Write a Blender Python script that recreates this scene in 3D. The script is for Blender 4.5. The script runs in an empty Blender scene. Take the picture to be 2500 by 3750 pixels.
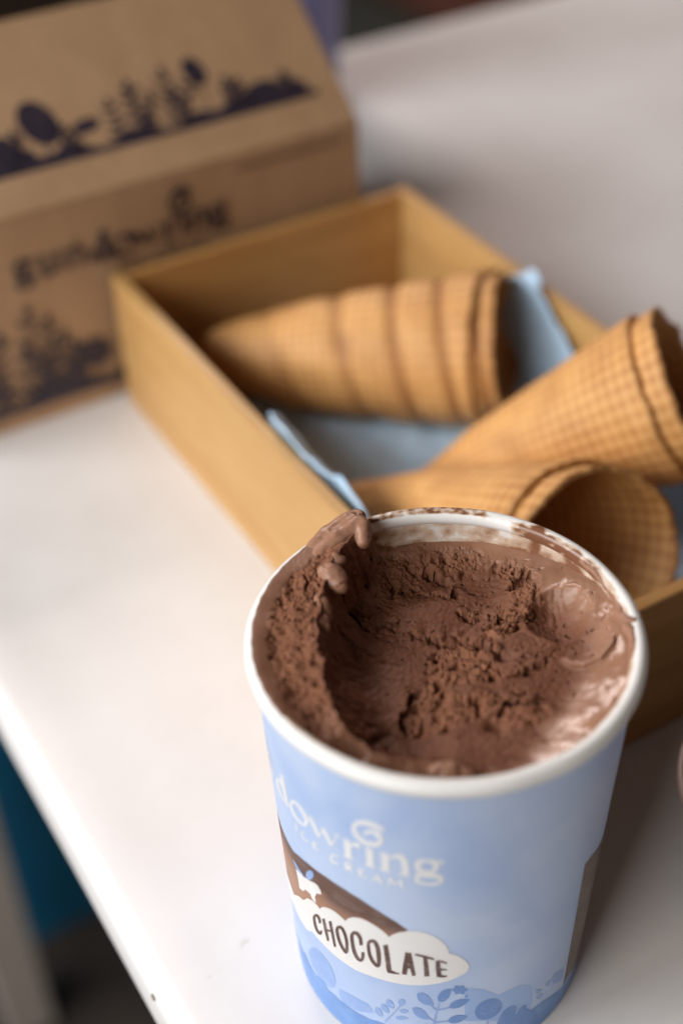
import bpy, bmesh, math, random
import numpy as np
from mathutils import Vector, Matrix

# ------------------------------------------------------------------ camera, world, lamps, exposure
scene = bpy.context.scene
COL = scene.collection
PSI = math.radians(29.3)          # the tub is turned this much against the table
U = 0.05                          # radius of the tub's rim in metres
HT = 2.5128                       # rim height, in rim radii

cam_data = bpy.data.cameras.new("camera")
cam_data.sensor_fit = 'VERTICAL'
cam_data.sensor_height = 36.0
cam_data.sensor_width = 24.0
cam_data.lens = 50.0
cam_data.clip_start = 0.02
cam_data.clip_end = 60.0
cam_data.dof.use_dof = True
cam_data.dof.focus_distance = 0.391
cam_data.dof.aperture_fstop = 4.3
cam_data.dof.aperture_blades = 0
cam = bpy.data.objects.new("camera", cam_data)
COL.objects.link(cam)
CR, CU, CF = Vector((0.8597, -0.5100, -0.0291)), Vector((0.3448, 0.5373, 0.7697)), Vector((0.3769, 0.6717, -0.6378))
cam.matrix_world = Matrix(((CR.x, CU.x, -CF.x, -0.1453), (CR.y, CU.y, -CF.y, -0.2089),
                           (CR.z, CU.z, -CF.z, 0.3775), (0, 0, 0, 1)))
scene.camera = cam

world = bpy.data.worlds.new("World")
scene.world = world
world.use_nodes = True
wb = world.node_tree.nodes["Background"]
wb.inputs[0].default_value = (1.0, 0.70, 0.52, 1)
wb.inputs[1].default_value = 0.06


def area_lamp(name, loc, target, sx, sy, power, color):
    d = bpy.data.lights.new(name, 'AREA')
    d.shape = 'RECTANGLE'; d.size = sx; d.size_y = sy
    d.energy = power; d.color = color
    o = bpy.data.objects.new(name, d)
    COL.objects.link(o)
    o.location = loc
    v = Vector(target) - Vector(loc)
    o.rotation_euler = v.to_track_quat('-Z', 'Y').to_euler()
    return o


area_lamp("window_lamp", (-1.08, 0.46, 0.80), (0.05, 0.10, 0.03), 1.0, 0.7, 20.5, (0.98, 0.99, 1.0))
area_lamp("second_window_lamp", (-1.20, -0.44, 0.80), (0.05, 0.15, 0.03), 0.7, 0.7, 13.0, (1.0, 0.965, 0.93))
area_lamp("far_window_lamp", (0.52, 2.10, 1.42), (0.40, 0.42, 0.0), 0.7, 0.4, 24.0, (1.0, 0.84, 0.79))

scene.view_settings.view_transform = 'Standard'
scene.view_settings.look = 'None'
scene.view_settings.exposure = 0.0
scene.view_settings.gamma = 1.0
scene.view_settings.use_curve_mapping = False
scene.cycles.use_denoising = True
scene.cycles.max_bounces = 8

# ------------------------------------------------------------------ helpers
rng = np.random.RandomState(7)
_perm = np.tile(rng.permutation(512), 3)
_g = rng.randn(512, 2); _g /= np.linalg.norm(_g, axis=1, keepdims=True)


def noise2(x, y, seed=0):
    x = np.asarray(x, float) + seed * 17.31 + 100.0
    y = np.asarray(y, float) + seed * 9.77 + 100.0
    xi, yi = np.floor(x).astype(int), np.floor(y).astype(int)
    xf, yf = x - xi, y - yi
    def gr(a, b, dx, dy):
        i = _perm[(_perm[a % 512] + b) % 1024] % 512
        return _g[i, 0] * dx + _g[i, 1] * dy
    u, v = xf**3 * (xf * (xf * 6 - 15) + 10), yf**3 * (yf * (yf * 6 - 15) + 10)
    n00, n10 = gr(xi, yi, xf, yf), gr(xi + 1, yi, xf - 1, yf)
    n01, n11 = gr(xi, yi + 1, xf, yf - 1), gr(xi + 1, yi + 1, xf - 1, yf - 1)
    return 1.5 * ((n00 * (1 - u) + n10 * u) * (1 - v) + (n01 * (1 - u) + n11 * u) * v)


_g3 = rng.randn(512, 3); _g3 /= np.linalg.norm(_g3, axis=1, keepdims=True)


def noise3(x, y, z, seed=0):
    x, y, z = (np.asarray(v, float) + seed * k + 100.0 for v, k in ((x, 13.7), (y, 7.9), (z, 3.3)))
    xi, yi, zi = (np.floor(v).astype(int) for v in (x, y, z))
    f = (x - xi, y - yi, z - zi)
    u, v, w = (t ** 3 * (t * (t * 6 - 15) + 10) for t in f)
    out = 0.0
    for a in (0, 1):
        for b in (0, 1):
            for c in (0, 1):
                i = _perm[(_perm[(_perm[(xi + a) % 512] + yi + b) % 1024] + zi + c) % 1024] % 512
                g = _g3[i]
                wt = (u if a else 1 - u) * (v if b else 1 - v) * (w if c else 1 - w)
                out = out + wt * (g[..., 0] * (f[0] - a) + g[..., 1] * (f[1] - b) + g[..., 2] * (f[2] - c))
    return 1.5 * out


def sstep(a, b, x):
    t = np.clip((x - a) / (b - a), 0, 1)
    return t * t * (3 - 2 * t)


def link(o, parent=None):
    COL.objects.link(o)
    if parent is not None:
        o.parent = parent
    return o


def empty(name, loc=(0, 0, 0), rz=0.0):
    o = bpy.data.objects.new(name, None)
    o.empty_display_size = 0.02
    o.location = loc
    o.rotation_euler = (0, 0, rz)
    return link(o)


def tag(o, label=None, cat=None, group=None, kind=None):
    if label: o["label"] = label
    if cat: o["category"] = cat
    if group: o["group"] = group
    if kind: o["kind"] = kind
    return o


def mesh_obj(name, verts, faces, mat, parent=None, smooth=False):
    me = bpy.data.meshes.new(name)
    me.from_pydata([tuple(v) for v in verts], [], [tuple(f) for f in faces])
    me.update()
    if smooth:
        me.polygons.foreach_set("use_smooth", [True] * len(me.polygons))
    if mat is not None:
        me.materials.append(mat)
    return link(bpy.data.objects.new(name, me), parent)


def bm_obj(name, bm, mat, parent=None, smooth=False):
    me = bpy.data.meshes.new(name)
    bm.to_mesh(me); bm.free()
    if smooth:
        me.polygons.foreach_set("use_smooth", [True] * len(me.polygons))
    me.materials.append(mat)
    return link(bpy.data.objects.new(name, me), parent)


def box(name, lo, hi, mat, parent=None, bevel=0.0006, seg=2):
    bm = bmesh.new()
    bmesh.ops.create_cube(bm, size=1.0)
    for v in bm.verts:
        v.co = Vector([lo[i] + (v.co[i] + 0.5) * (hi[i] - lo[i]) for i in range(3)])
    if bevel > 0:
        bmesh.ops.bevel(bm, geom=bm.edges[:], offset=bevel, segments=seg, affect='EDGES', profile=0.5)
    return bm_obj(name, bm, mat, parent)


def lathe(name, prof, mat, parent=None, n=160, smooth=True, closed=False):
    """prof: list of (radius, z); spun about z"""
    verts, faces = [], []
    m = len(prof)
    for i in range(n):
        a = 2 * math.pi * i / n
        for (r, z) in prof:
            verts.append((r * math.cos(a), r * math.sin(a), z))
    for i in range(n):
        j = (i + 1) % n
        for k in range(m if closed else m - 1):
            k2 = (k + 1) % m
            faces.append((i * m + k, j * m + k, j * m + k2, i * m + k2))
    return mesh_obj(name, verts, faces, mat, parent, smooth)


def grid_faces(nu, nv, wrap_u=False):
    f = []
    for i in range(nu if wrap_u else nu - 1):
        i2 = (i + 1) % nu
        for j in range(nv - 1):
            f.append((i * nv + j, i2 * nv + j, i2 * nv + j + 1, i * nv + j + 1))
    return f


# ------------------------------------------------------------------ materials
class NT:
    def __init__(self, name):
        self.m = bpy.data.materials.new(name)
        self.m.use_nodes = True
        self.t = self.m.node_tree
        self.b = self.t.nodes["Principled BSDF"]
    def n(self, typ, **kw):
        nd = self.t.nodes.new(typ)
        for k, v in kw.items():
            if k.startswith("i_"):
                key = k[2:]
                key = int(key) if key.isdigit() else key.replace("_", " ")
                nd.inputs[key].default_value = v
            else:
                setattr(nd, k, v)
        return nd
    def l(self, a, b):
        self.t.links.new(a, b)
    def coords(self, kind="Object", scale=(1, 1, 1), rot=(0, 0, 0)):
        tc = self.n("ShaderNodeTexCoord")
        mp = self.n("ShaderNodeMapping")
        mp.inputs["Scale"].default_value = scale
        mp.inputs["Rotation"].default_value = rot
        self.l(tc.outputs[kind], mp.inputs[0])
        return mp.outputs[0]
    def noise(self, vec, scale, detail=3.0, rough=0.55, dist=0.0):
        nd = self.n("ShaderNodeTexNoise")
        nd.inputs["Scale"].default_value = scale
        nd.inputs["Detail"].default_value = detail
        nd.inputs["Roughness"].default_value = rough
        nd.inputs["Distortion"].default_value = dist
        self.l(vec, nd.inputs["Vector"])
        return nd.outputs["Fac"]
    def ramp(self, fac, stops, interp='LINEAR'):
        nd = self.n("ShaderNodeValToRGB")
        nd.color_ramp.interpolation = interp
        el = nd.color_ramp.elements
        while len(el) < len(stops): el.new(0.5)
        for e, (p, c) in zip(el, stops):
            e.position = p
            e.color = (c, c, c, 1) if np.isscalar(c) else (*c, 1)
        self.l(fac, nd.inputs[0])
        return nd.outputs[0]
    def mix(self, fac, a, b, mode='MIX'):
        nd = self.n("ShaderNodeMix", data_type='RGBA', blend_type=mode)
        for sock, v in ((nd.inputs[0], fac), (nd.inputs[6], a), (nd.inputs[7], b)):
            if isinstance(v, bpy.types.NodeSocket): self.l(v, sock)
            elif np.isscalar(v): sock.default_value = v
            else: sock.default_value = (*v, 1)
        return nd.outputs[2]
    def math(self, op, a, b=None, c=None):
        nd = self.n("ShaderNodeMath", operation=op)
        for s, v in zip(nd.inputs, (a, b, c)):
            if v is None: continue
            if isinstance(v, bpy.types.NodeSocket): self.l(v, s)
            else: s.default_value = v
        return nd.outputs[0]
    def attr(self, name):
        nd = self.n("ShaderNodeAttribute"); nd.attribute_name = name
        return nd.outputs["Fac"]
    def bump(self, hgt, dist, strength=1.0):
        nd = self.n("ShaderNodeBump")
        nd.inputs["Strength"].default_value = strength
        nd.inputs["Distance"].default_value = dist
        self.l(hgt, nd.inputs["Height"])
        self.l(nd.outputs[0], self.b.inputs["Normal"])
    def set(self, **kw):
        for k, v in kw.items():
            s = self.b.inputs[k.replace("_", " ")]
            if isinstance(v, bpy.types.NodeSocket): self.l(v, s)
            elif np.isscalar(v): s.default_value = v
            elif len(v) == 3 and s.type == 'RGBA': s.default_value = (*v, 1)
            else: s.default_value = v
        return self


def plain(name, col, rough=0.6, var=0.12, scale=60.0, bump=0.0):
    t = NT(name)
    v = t.coords()
    n = t.noise(v, scale, 4)
    lo = tuple(c * (1 - var) for c in col); hi = tuple(min(1, c * (1 + var)) for c in col)
    t.set(Base_Color=t.ramp(n, [(0.3, lo), (0.7, hi)]), Roughness=rough)
    if bump: t.bump(n, bump)
    return t.m


def m_table():
    t = NT("white_table_paint")
    v = t.coords()
    a = t.noise(v, 9, 5, 0.6)
    base = t.ramp(a, [(0.3, (0.72, 0.695, 0.68)), (0.7, (0.81, 0.80, 0.79))])
    sp = t.noise(v, 160, 2, 0.5)
    msk = t.noise(v, 14, 2, 0.5)
    spots = t.math('MULTIPLY', t.ramp(sp, [(0.69, 0.0), (0.74, 1.0)]), t.ramp(msk, [(0.55, 0.0), (0.72, 0.35)]))
    col = t.mix(spots, base, (0.36, 0.29, 0.22))
    t.set(Base_Color=col, Roughness=t.ramp(a, [(0.3, 0.52), (0.7, 0.64)]))
    t.bump(t.noise(v, 220, 3), 0.0001, 0.5)
    return t.m


def m_wood(name, scale, lo, hi, rough=0.5):
    t = NT(name)
    v = t.coords(scale=scale)
    w = t.noise(v, 6, 6, 0.6, 0.6)
    f = t.noise(v, 40, 3, 0.6)
    g = t.mix(0.3, t.ramp(w, [(0.3, lo), (0.68, hi)]), t.ramp(f, [(0.3, lo), (0.7, hi)]))
    t.set(Base_Color=g, Roughness=rough)
    t.bump(f, 0.00012, 0.6)
    return t.m


def m_icecream():
    t = NT("chocolate_ice_cream")
    v = t.coords()
    melt = t.attr("melt"); rgh = t.attr("crumb")
    n1 = t.noise(v, 420, 4, 0.6)
    n2 = t.noise(v, 70, 3, 0.5)
    froz = t.ramp(n2, [(0.3, (0.124, 0.043, 0.021)), (0.7, (0.162, 0.063, 0.033))])
    crumb = t.ramp(n1, [(0.3, (0.155, 0.059, 0.029)), (0.7, (0.245, 0.104, 0.053))])
    wet = t.ramp(n2, [(0.3, (0.25, 0.125, 0.075)), (0.72, (0.34, 0.185, 0.118))])
    col = t.mix(melt, t.mix(rgh, froz, crumb), wet)
    r0 = t.ramp(n1, [(0.3, 0.52), (0.7, 0.64)])
    rough = t.mix(melt, t.mix(rgh, r0, (0.75, 0.75, 0.75)), (0.21, 0.21, 0.21))
    t.set(Base_Color=col, Roughness=rough, IOR=1.34)
    t.b.inputs["Subsurface Weight"].default_value = 0.12
    t.b.inputs["Subsurface Radius"].default_value = (1.0, 0.5, 0.3)
    t.b.inputs["Subsurface Scale"].default_value = 0.0012
    bn = t.n("ShaderNodeBump"); bn.inputs["Distance"].default_value = 0.0005
    t.l(t.noise(v, 900, 3, 0.65), bn.inputs["Height"])
    t.l(t.math('MULTIPLY_ADD', t.math('SUBTRACT', 1.0, melt), 0.55, 0.03), bn.inputs["Strength"])
    t.l(bn.outputs[0], t.b.inputs["Normal"])
    return t.m


def m_melt():
    t = NT("melted_chocolate_ice_cream")
    v = t.coords()
    n = t.noise(v, 120, 3)
    t.set(Base_Color=t.ramp(n, [(0.3, (0.27, 0.135, 0.082)), (0.7, (0.34, 0.18, 0.115))]), Roughness=0.38, IOR=1.38)
    t.b.inputs["Subsurface Weight"].default_value = 0.12
    t.b.inputs["Subsurface Radius"].default_value = (1.0, 0.5, 0.3)
    t.b.inputs["Subsurface Scale"].default_value = 0.0012
    t.bump(t.noise(v, 700, 2), 0.0002, 0.25)
    return t.m


def m_smeared_paper(name, white):
    """white paperboard, with chocolate film where the attribute 'smear' says that ice cream touched it"""
    t = NT(name)
    v = t.coords()
    s = t.attr("smear")
    n = t.noise(v, 190, 5, 0.65, 0.3)
    n3 = t.noise(v, 900, 2)
    f = t.math('ADD', s, t.math('MULTIPLY', t.math('SUBTRACT', n, 0.5), 1.1))
    film = t.ramp(f, [(0.36, 0.0), (0.48, 0.55), (0.62, 0.72), (0.85, 1.0)])
    brown = t.mix(t.ramp(f, [(0.4, 0.0), (0.95, 1.0)]), (0.62, 0.40, 0.22), (0.20, 0.085, 0.045))
    col = t.mix(film, t.ramp(n3, [(0.3, tuple(c * 0.96 for c in white)), (0.7, white)]), brown)
    t.set(Base_Color=col, Roughness=t.ramp(film, [(0.0, 0.45), (1.0, 0.25)]))
    t.bump(film, 0.00012, 0.6)
    return t.m


def m_sleeve():
    t = NT("pale_blue_printed_paper")
    v = t.coords()
    a = t.noise(v, 24, 2, 0.4, 1.2)
    b = t.noise(v, 60, 5, 0.65)
    c1 = t.ramp(a, [(0.36, (0.39, 0.52, 0.81)), (0.46, (0.44, 0.57, 0.83)), (0.55, (0.48, 0.60, 0.84)), (0.64, (0.53, 0.64, 0.85))])
    col = t.mix(0.25, c1, t.ramp(b, [(0.3, (0.34, 0.46, 0.71)), (0.7, (0.48, 0.58, 0.79))]))
    t.set(Base_Color=col, Roughness=0.42, IOR=1.45)
    t.bump(t.noise(v, 500, 2), 0.00003, 0.4)
    return t.m


def m_ink(name, col, wear=0.0, scale=900.0, under=(0.8, 0.78, 0.76), rough=0.45):
    t = NT(name)
    v = t.coords()
    n = t.noise(v, scale, 3, 0.7)
    big = t.noise(v, 130, 2)
    f = t.math('ADD', n, t.math('MULTIPLY', t.math('SUBTRACT', big, 0.5), 0.5))
    c = t.mix(t.ramp(f, [(0.45, 0.0), (0.66, wear)]), col, under)
    t.set(Base_Color=c, Roughness=rough)
    return t.m


def m_panel():
    t = NT("brown_brushed_print")
    v = t.coords(scale=(1, 1, 2.2), rot=(0.5, 0.3, 0))
    n = t.noise(v, 120, 5, 0.7, 0.4)
    g = t.coords("Object")
    sx = t.n("ShaderNodeSeparateXYZ"); t.l(g, sx.inputs[0])
    zz = t.math('ADD', sx.outputs[2], t.math('MULTIPLY', t.math('SUBTRACT', n, 0.5), 0.012))
    col = t.ramp(t.math('MULTIPLY_ADD', zz, 60.0, -3.3), [(0.0, (0.40, 0.20, 0.115)), (0.45, (0.27, 0.125, 0.072)), (0.62, (0.11, 0.05, 0.032)), (1.0, (0.13, 0.065, 0.045))])
    t.set(Base_Color=t.mix(t.ramp(n, [(0.45, 0.0), (0.75, 0.35)]), col, (0.36, 0.29, 0.26)), Roughness=0.45)
    return t.m


def m_wafer():
    t = NT("rolled_wafer")
    uv = t.coords("UV")
    v = t.coords()
    n = t.noise(v, 55, 4, 0.6)
    fine = t.noise(v, 420, 3, 0.6)
    base = t.ramp(n, [(0.28, (0.42, 0.175, 0.045)), (0.5, (0.55, 0.26, 0.075)), (0.74, (0.65, 0.34, 0.108))])
    sx = t.n("ShaderNodeSeparateXYZ"); t.l(uv, sx.inputs[0])
    w1 = t.math('SINE', t.math('MULTIPLY', sx.outputs[0], 520.0))
    w2 = t.math('SINE', t.math('MULTIPLY', sx.outputs[1], 190.0))
    ridg = t.math('MULTIPLY_ADD', t.math('ADD', w2, w1), 0.25, 0.5)
    edge = t.attr("edge")
    col = t.mix(t.ramp(ridg, [(0.15, 0.0), (0.85, 0.6)]), base, (0.76, 0.44, 0.165))
    col = t.mix(t.ramp(ridg, [(0.12, 0.26), (0.5, 0.0)]), col, (0.33, 0.125, 0.034))
    col = t.mix(edge, col, (0.30, 0.115, 0.03))
    t.set(Base_Color=col, Roughness=0.62)
    t.bump(t.math('ADD', ridg, t.math('MULTIPLY', fine, 0.7)), 0.0004, 0.6)
    return t.m


def m_napkin():
    t = NT("blue_tissue")
    v = t.coords()
    n = t.noise(v, 700, 2)
    t.set(Base_Color=t.ramp(t.noise(v, 30, 2), [(0.3, (0.47, 0.66, 0.86)), (0.7, (0.54, 0.72, 0.89))]), Roughness=0.85)
    t.bump(n, 0.0003, 0.5)
    return t.m


def m_kraft():
    t = NT("kraft_cardboard")
    v = t.coords(scale=(1, 1, 0.2))
    n = t.noise(v, 60, 4, 0.6)
    f = t.noise(t.coords(), 600, 3, 0.7)
    c = t.mix(0.35, t.ramp(n, [(0.3, (0.34, 0.20, 0.105)), (0.7, (0.43, 0.265, 0.145))]),
              t.ramp(f, [(0.3, (0.31, 0.18, 0.09)), (0.7, (0.45, 0.29, 0.165))]))
    t.set(Base_Color=c, Roughness=0.6)
    return t.m


M = dict(
    table=m_table(),
    woodx=m_wood("honey_wood_cross", (1.2, 14, 14), (0.40, 0.19, 0.052), (0.60, 0.335, 0.115)),
    woody=m_wood("honey_wood_long", (14, 1.2, 14), (0.43, 0.22, 0.068), (0.60, 0.365, 0.138)),
    ice=m_icecream(), melt=m_melt(),
    rim=m_smeared_paper("white_rolled_rim", (0.80, 0.79, 0.77)),
    liner=m_smeared_paper("white_paper_liner", (0.72, 0.69, 0.66)),
    sleeve=m_sleeve(),
    white_ink=m_ink("white_print", (0.80, 0.81, 0.83)),
    cloud_ink=m_ink("cloud_print", (0.80, 0.79, 0.78)),
    choc_ink=m_ink("stamped_brown_ink", (0.075, 0.026, 0.014), 0.5, 1300.0, (0.36, 0.25, 0.21)),
    panel=m_panel(),
    blue1=m_ink("pale_blue_print", (0.26, 0.40, 0.72), 0.5, 300.0, (0.33, 0.47, 0.78)),
    blue2=m_ink("mid_blue_print", (0.13, 0.26, 0.57), 0.4, 300.0, (0.20, 0.34, 0.66)),
    blue3=m_ink("deep_blue_print", (0.15, 0.29, 0.61), 0.4, 120.0, (0.22, 0.40, 0.74)),
    hill=m_ink("hill_blue_print", (0.31, 0.46, 0.77), 0.4, 200.0, (0.36, 0.50, 0.80)),
    wafer=m_wafer(), napkin=m_napkin(), kraft=m_kraft(),
    black_ink=m_ink("black_print", (0.018, 0.013, 0.028), 0.3, 500.0, (0.10, 0.065, 0.05), 0.5),
    faded_ink=m_ink("faded_print", (0.14, 0.085, 0.05), 0.3, 500.0, (0.2, 0.12, 0.07), 0.55),
)

# ------------------------------------------------------------------ setting: floor and what shows beyond the table
FLOOR = -0.85
m_floor = m_wood("dark_floor_boards", (1.0, 0.12, 1.0), (0.028, 0.020, 0.015), (0.055, 0.040, 0.030), 0.55)
fl = mesh_obj("floor", [(-6, -6, FLOOR), (8, -6, FLOOR), (8, 9, FLOOR), (-6, 9, FLOOR)], [(0, 1, 2, 3)], m_floor)
tag(fl, "dark brown floor in the shade under the table", kind="structure")
mat1 = box("floor_mat", (1.0, 1.7, FLOOR + 0.001), (1.62, 3.1, FLOOR + 0.012), plain("grey_green_mat", (0.085, 0.095, 0.085), 0.9, 0.25, 30), bevel=0.003)
tag(mat1, "dark grey-green floor mat beyond the far table edge", "floor mat")
mat2 = box("floor_rug", (1.66, 1.7, FLOOR + 0.001), (2.5, 2.9, FLOOR + 0.010), plain("red_brown_rug", (0.22, 0.095, 0.065), 0.9, 0.25, 30), bevel=0.003)
tag(mat2, "red-brown rug showing as a sliver beyond the far table edge", "rug")

# ------------------------------------------------------------------ table
TX0, TX1, TY0, TY1, TH = -0.0832, 0.95, -0.75, 0.626, 0.026
table = empty("white_table", (0, 0, 0))
tag(table, "white painted table with a rounded edge, under the tub and the boxes", "table")
prof = [(TX1, -TH), (TX0 + 0.004, -TH), (TX0 + 0.0012, -TH + 0.0016), (TX0, -TH + 0.005)]
for k in range(9):
    a = math.pi - k * math.pi / 16
    prof.append((TX0 + 0.007 + 0.007 * math.cos(a), 0.0010 - 0.007 + 0.007 * math.sin(a)))
prof += [(TX0 + 0.013, 0.0010), (TX0 + 0.019, 0.0007), (TX0 + 0.026, 0.0002), (TX0 + 0.034, 0.0), (TX1, 0.0)]
NY = 120
ys = np.linspace(TY0, TY1, NY)
tv = []
for y in ys:
    e = min(1.0, (TY1 - y) / 0.006)
    for i, (px_, pz_) in enumerate(prof):
        wob = 0.0004 * float(noise2(y * 9, 0.3)) if px_ < 0 else 0.0
        tv.append((px_ + wob, y, pz_ if pz_ < -0.01 else pz_ - 0.004 * (1 - e) ** 2))
npf = len(prof)
tf = []
for i in range(NY - 1):
    for j in range(npf - 1):
        tf.append((i * npf + j, i * npf + j + 1, (i + 1) * npf + j + 1, (i + 1) * npf + j))
    tf.append((i * npf + npf - 1, i * npf, (i + 1) * npf, (i + 1) * npf + npf - 1))
tf.append(tuple(range(npf))); tf.append(tuple(reversed(range((NY - 1) * npf, NY * npf))))
top = mesh_obj("tabletop", tv, tf, M["table"], table, True)
mod = top.modifiers.new("split", 'EDGE_SPLIT'); mod.split_angle = math.radians(40)
for (x0, y0) in ((-0.079, 0.575), (-0.079, -0.72), (0.88, 0.575), (0.88, -0.72)):
    box("leg", (x0, y0, FLOOR), (x0 + 0.043, y0 + 0.043, -TH), plain("leg_paint", (0.62, 0.56, 0.50), 0.5, 0.06, 40), table, 0.002)
# a small chip in the paint of the edge
box("paint_chip", (-0.0837, 0.0265, -0.0052), (-0.0822, 0.0290, -0.0036), plain("bare_edge", (0.16, 0.13, 0.10), 0.8), table, 0.0006)

# blue crate on the floor under the table: walls, a rim and a base
crate = empty("storage_crate", (0.19, 0.825, FLOOR))
tag(crate, "deep blue plastic crate on the floor under the white table", "crate")
mb = plain("deep_blue_plastic", (0.02, 0.25, 0.48), 0.35, 0.08, 12)
cx, cy, ch, ct = 0.24, 0.155, 0.56, 0.006
box("base", (-cx, -cy, 0), (cx, cy, 0.008), mb, crate, 0.002)
box("side_wall", (-cx, -cy, 0.009), (cx, -cy + ct, ch), mb, crate, 0.002)
box("side_wall", (-cx, cy - ct, 0.009), (cx, cy, ch), mb, crate, 0.002)
box("end_wall", (-cx, -cy + ct + 0.001, 0.009), (-cx + ct, cy - ct - 0.001, ch), mb, crate, 0.002)
box("end_wall", (cx - ct, -cy + ct + 0.001, 0.009), (cx, cy - ct - 0.001, ch), mb, crate, 0.002)

# ------------------------------------------------------------------ wooden box
bx0, bx1, by0, by1, bh, bt = 0.0365, 0.1875, 0.0265, 0.3115, 0.0665, 0.0052
wbox = empty("wooden_box", ((bx0 + bx1) / 2, (by0 + by1) / 2, 0))
tag(wbox, "open honey coloured wooden box holding the wafer cones, behind the tub", "box")
ox, oy = wbox.location.x, wbox.location.y
def wpart(name, lo, hi, mat):
    return box(name, (lo[0] - ox, lo[1] - oy, lo[2]), (hi[0] - ox, hi[1] - oy, hi[2]), mat, wbox, 0.0007)
wpart("side_board", (bx0, by0, 0.0), (bx0 + bt, by1, bh), M["woody"])
wpart("side_board", (bx1 - bt, by0, 0.0), (bx1, by1, bh), M["woody"])
wpart("end_board", (bx0 + bt + 0.0002, by0 + 0.0003, 0.0), (bx1 - bt - 0.0002, by0 + bt, bh - 0.0006), M["woodx"])
wpart("end_board", (bx0 + bt + 0.0002, by1 - bt, 0.0), (bx1 - bt - 0.0002, by1 - 0.0003, bh - 0.0006), M["woodx"])
wpart("bottom_board", (bx0 + bt + 0.0002, by0 + bt + 0.0002, 0.001), (bx1 - bt - 0.0002, by1 - bt - 0.0002, 0.006), M["woody"])
FZ = 0.0065

# ------------------------------------------------------------------ blue paper napkins lining the box
def napkin(name, label, c, half, rot, seed, lift, xlo, xhi):
    n = 70
    V = []
    cr, sr = math.cos(rot), math.sin(rot)
    for i in range(n):
        for j in range(n):
            a, b = (i / (n - 1) * 2 - 1), (j / (n - 1) * 2 - 1)
            dx, dy = (a + b) / 2 * half, (a - b) / 2 * half
            dx = 0.93 * half * math.tanh(dx / half * 1.25) / math.tanh(1.25)
            x, y = c[0] + dx * cr - dy * sr, c[1] + dx * sr + dy * cr
            z = FZ + 0.0015 + 0.0022 * (seed == 2) + 0.0030 * (1 + float(noise2(x * 38, y * 38, seed))) + 0.0012 * (1 + float(noise2(x * 120, y * 120, seed + 3)))
            for (cxp, cyp, hh, ss) in lift:
                z += hh * math.exp(-((x - cxp) ** 2 + (y - cyp) ** 2) / ss ** 2)
            for wall, s in ((xlo, -1), (xhi, 1)):
                o = (x - wall) * s
                soft = 0.012
                if o > -soft:
                    up = max(0.0, o + soft)
                    lean = 0.006 * (up / 0.08) ** 2 * float(1.3 + 0.6 * noise2(y * 18, seed))
                    z += up * up / (up + soft) * 1.25
                    x = wall - s * (0.0025 + 0.0016 * (1 + float(noise2(y * 22 + up * 12, up * 16, seed + 5))) + max(0.0, soft - up) * 0.35 - (lean if up > 0.055 else 0))
            ov = (by0 + bt + 0.004) - y
            if ov > -0.012:
                upn = ov + 0.012
                z += 0.9 * upn * upn / (upn + 0.012); y = by0 + bt + 0.004 + 0.012 * math.exp(-upn / 0.012)
            y += 0.0010 * float(noise2(x * 70, z * 70, seed + 8))
            V.append((x, y, z))
    o = mesh_obj(name, V, grid_faces(n, n), M["napkin"], None, True)
    md = o.modifiers.new("ply", 'SOLIDIFY'); md.thickness = 0.0007; md.offset = 1
    tag(o, label, "napkin", "blue napkins in the wooden box")
    return o
xl, xh = bx0 + bt + 0.0006, bx1 - bt - 0.0006
napkin("paper_napkin", "pale blue napkin across the box floor, one corner standing above the left side", (0.108, 0.128), 0.130, -0.40, 1, [(0.105, 0.066, 0.014, 0.02)], xl, xh)
napkin("paper_napkin", "pale blue napkin whose blunt corner stands up behind the back cone's mouth", (0.128, 0.199), 0.107, 0.05, 2, [(0.165, 0.196, 0.007, 0.02)], xl, xh)

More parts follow.
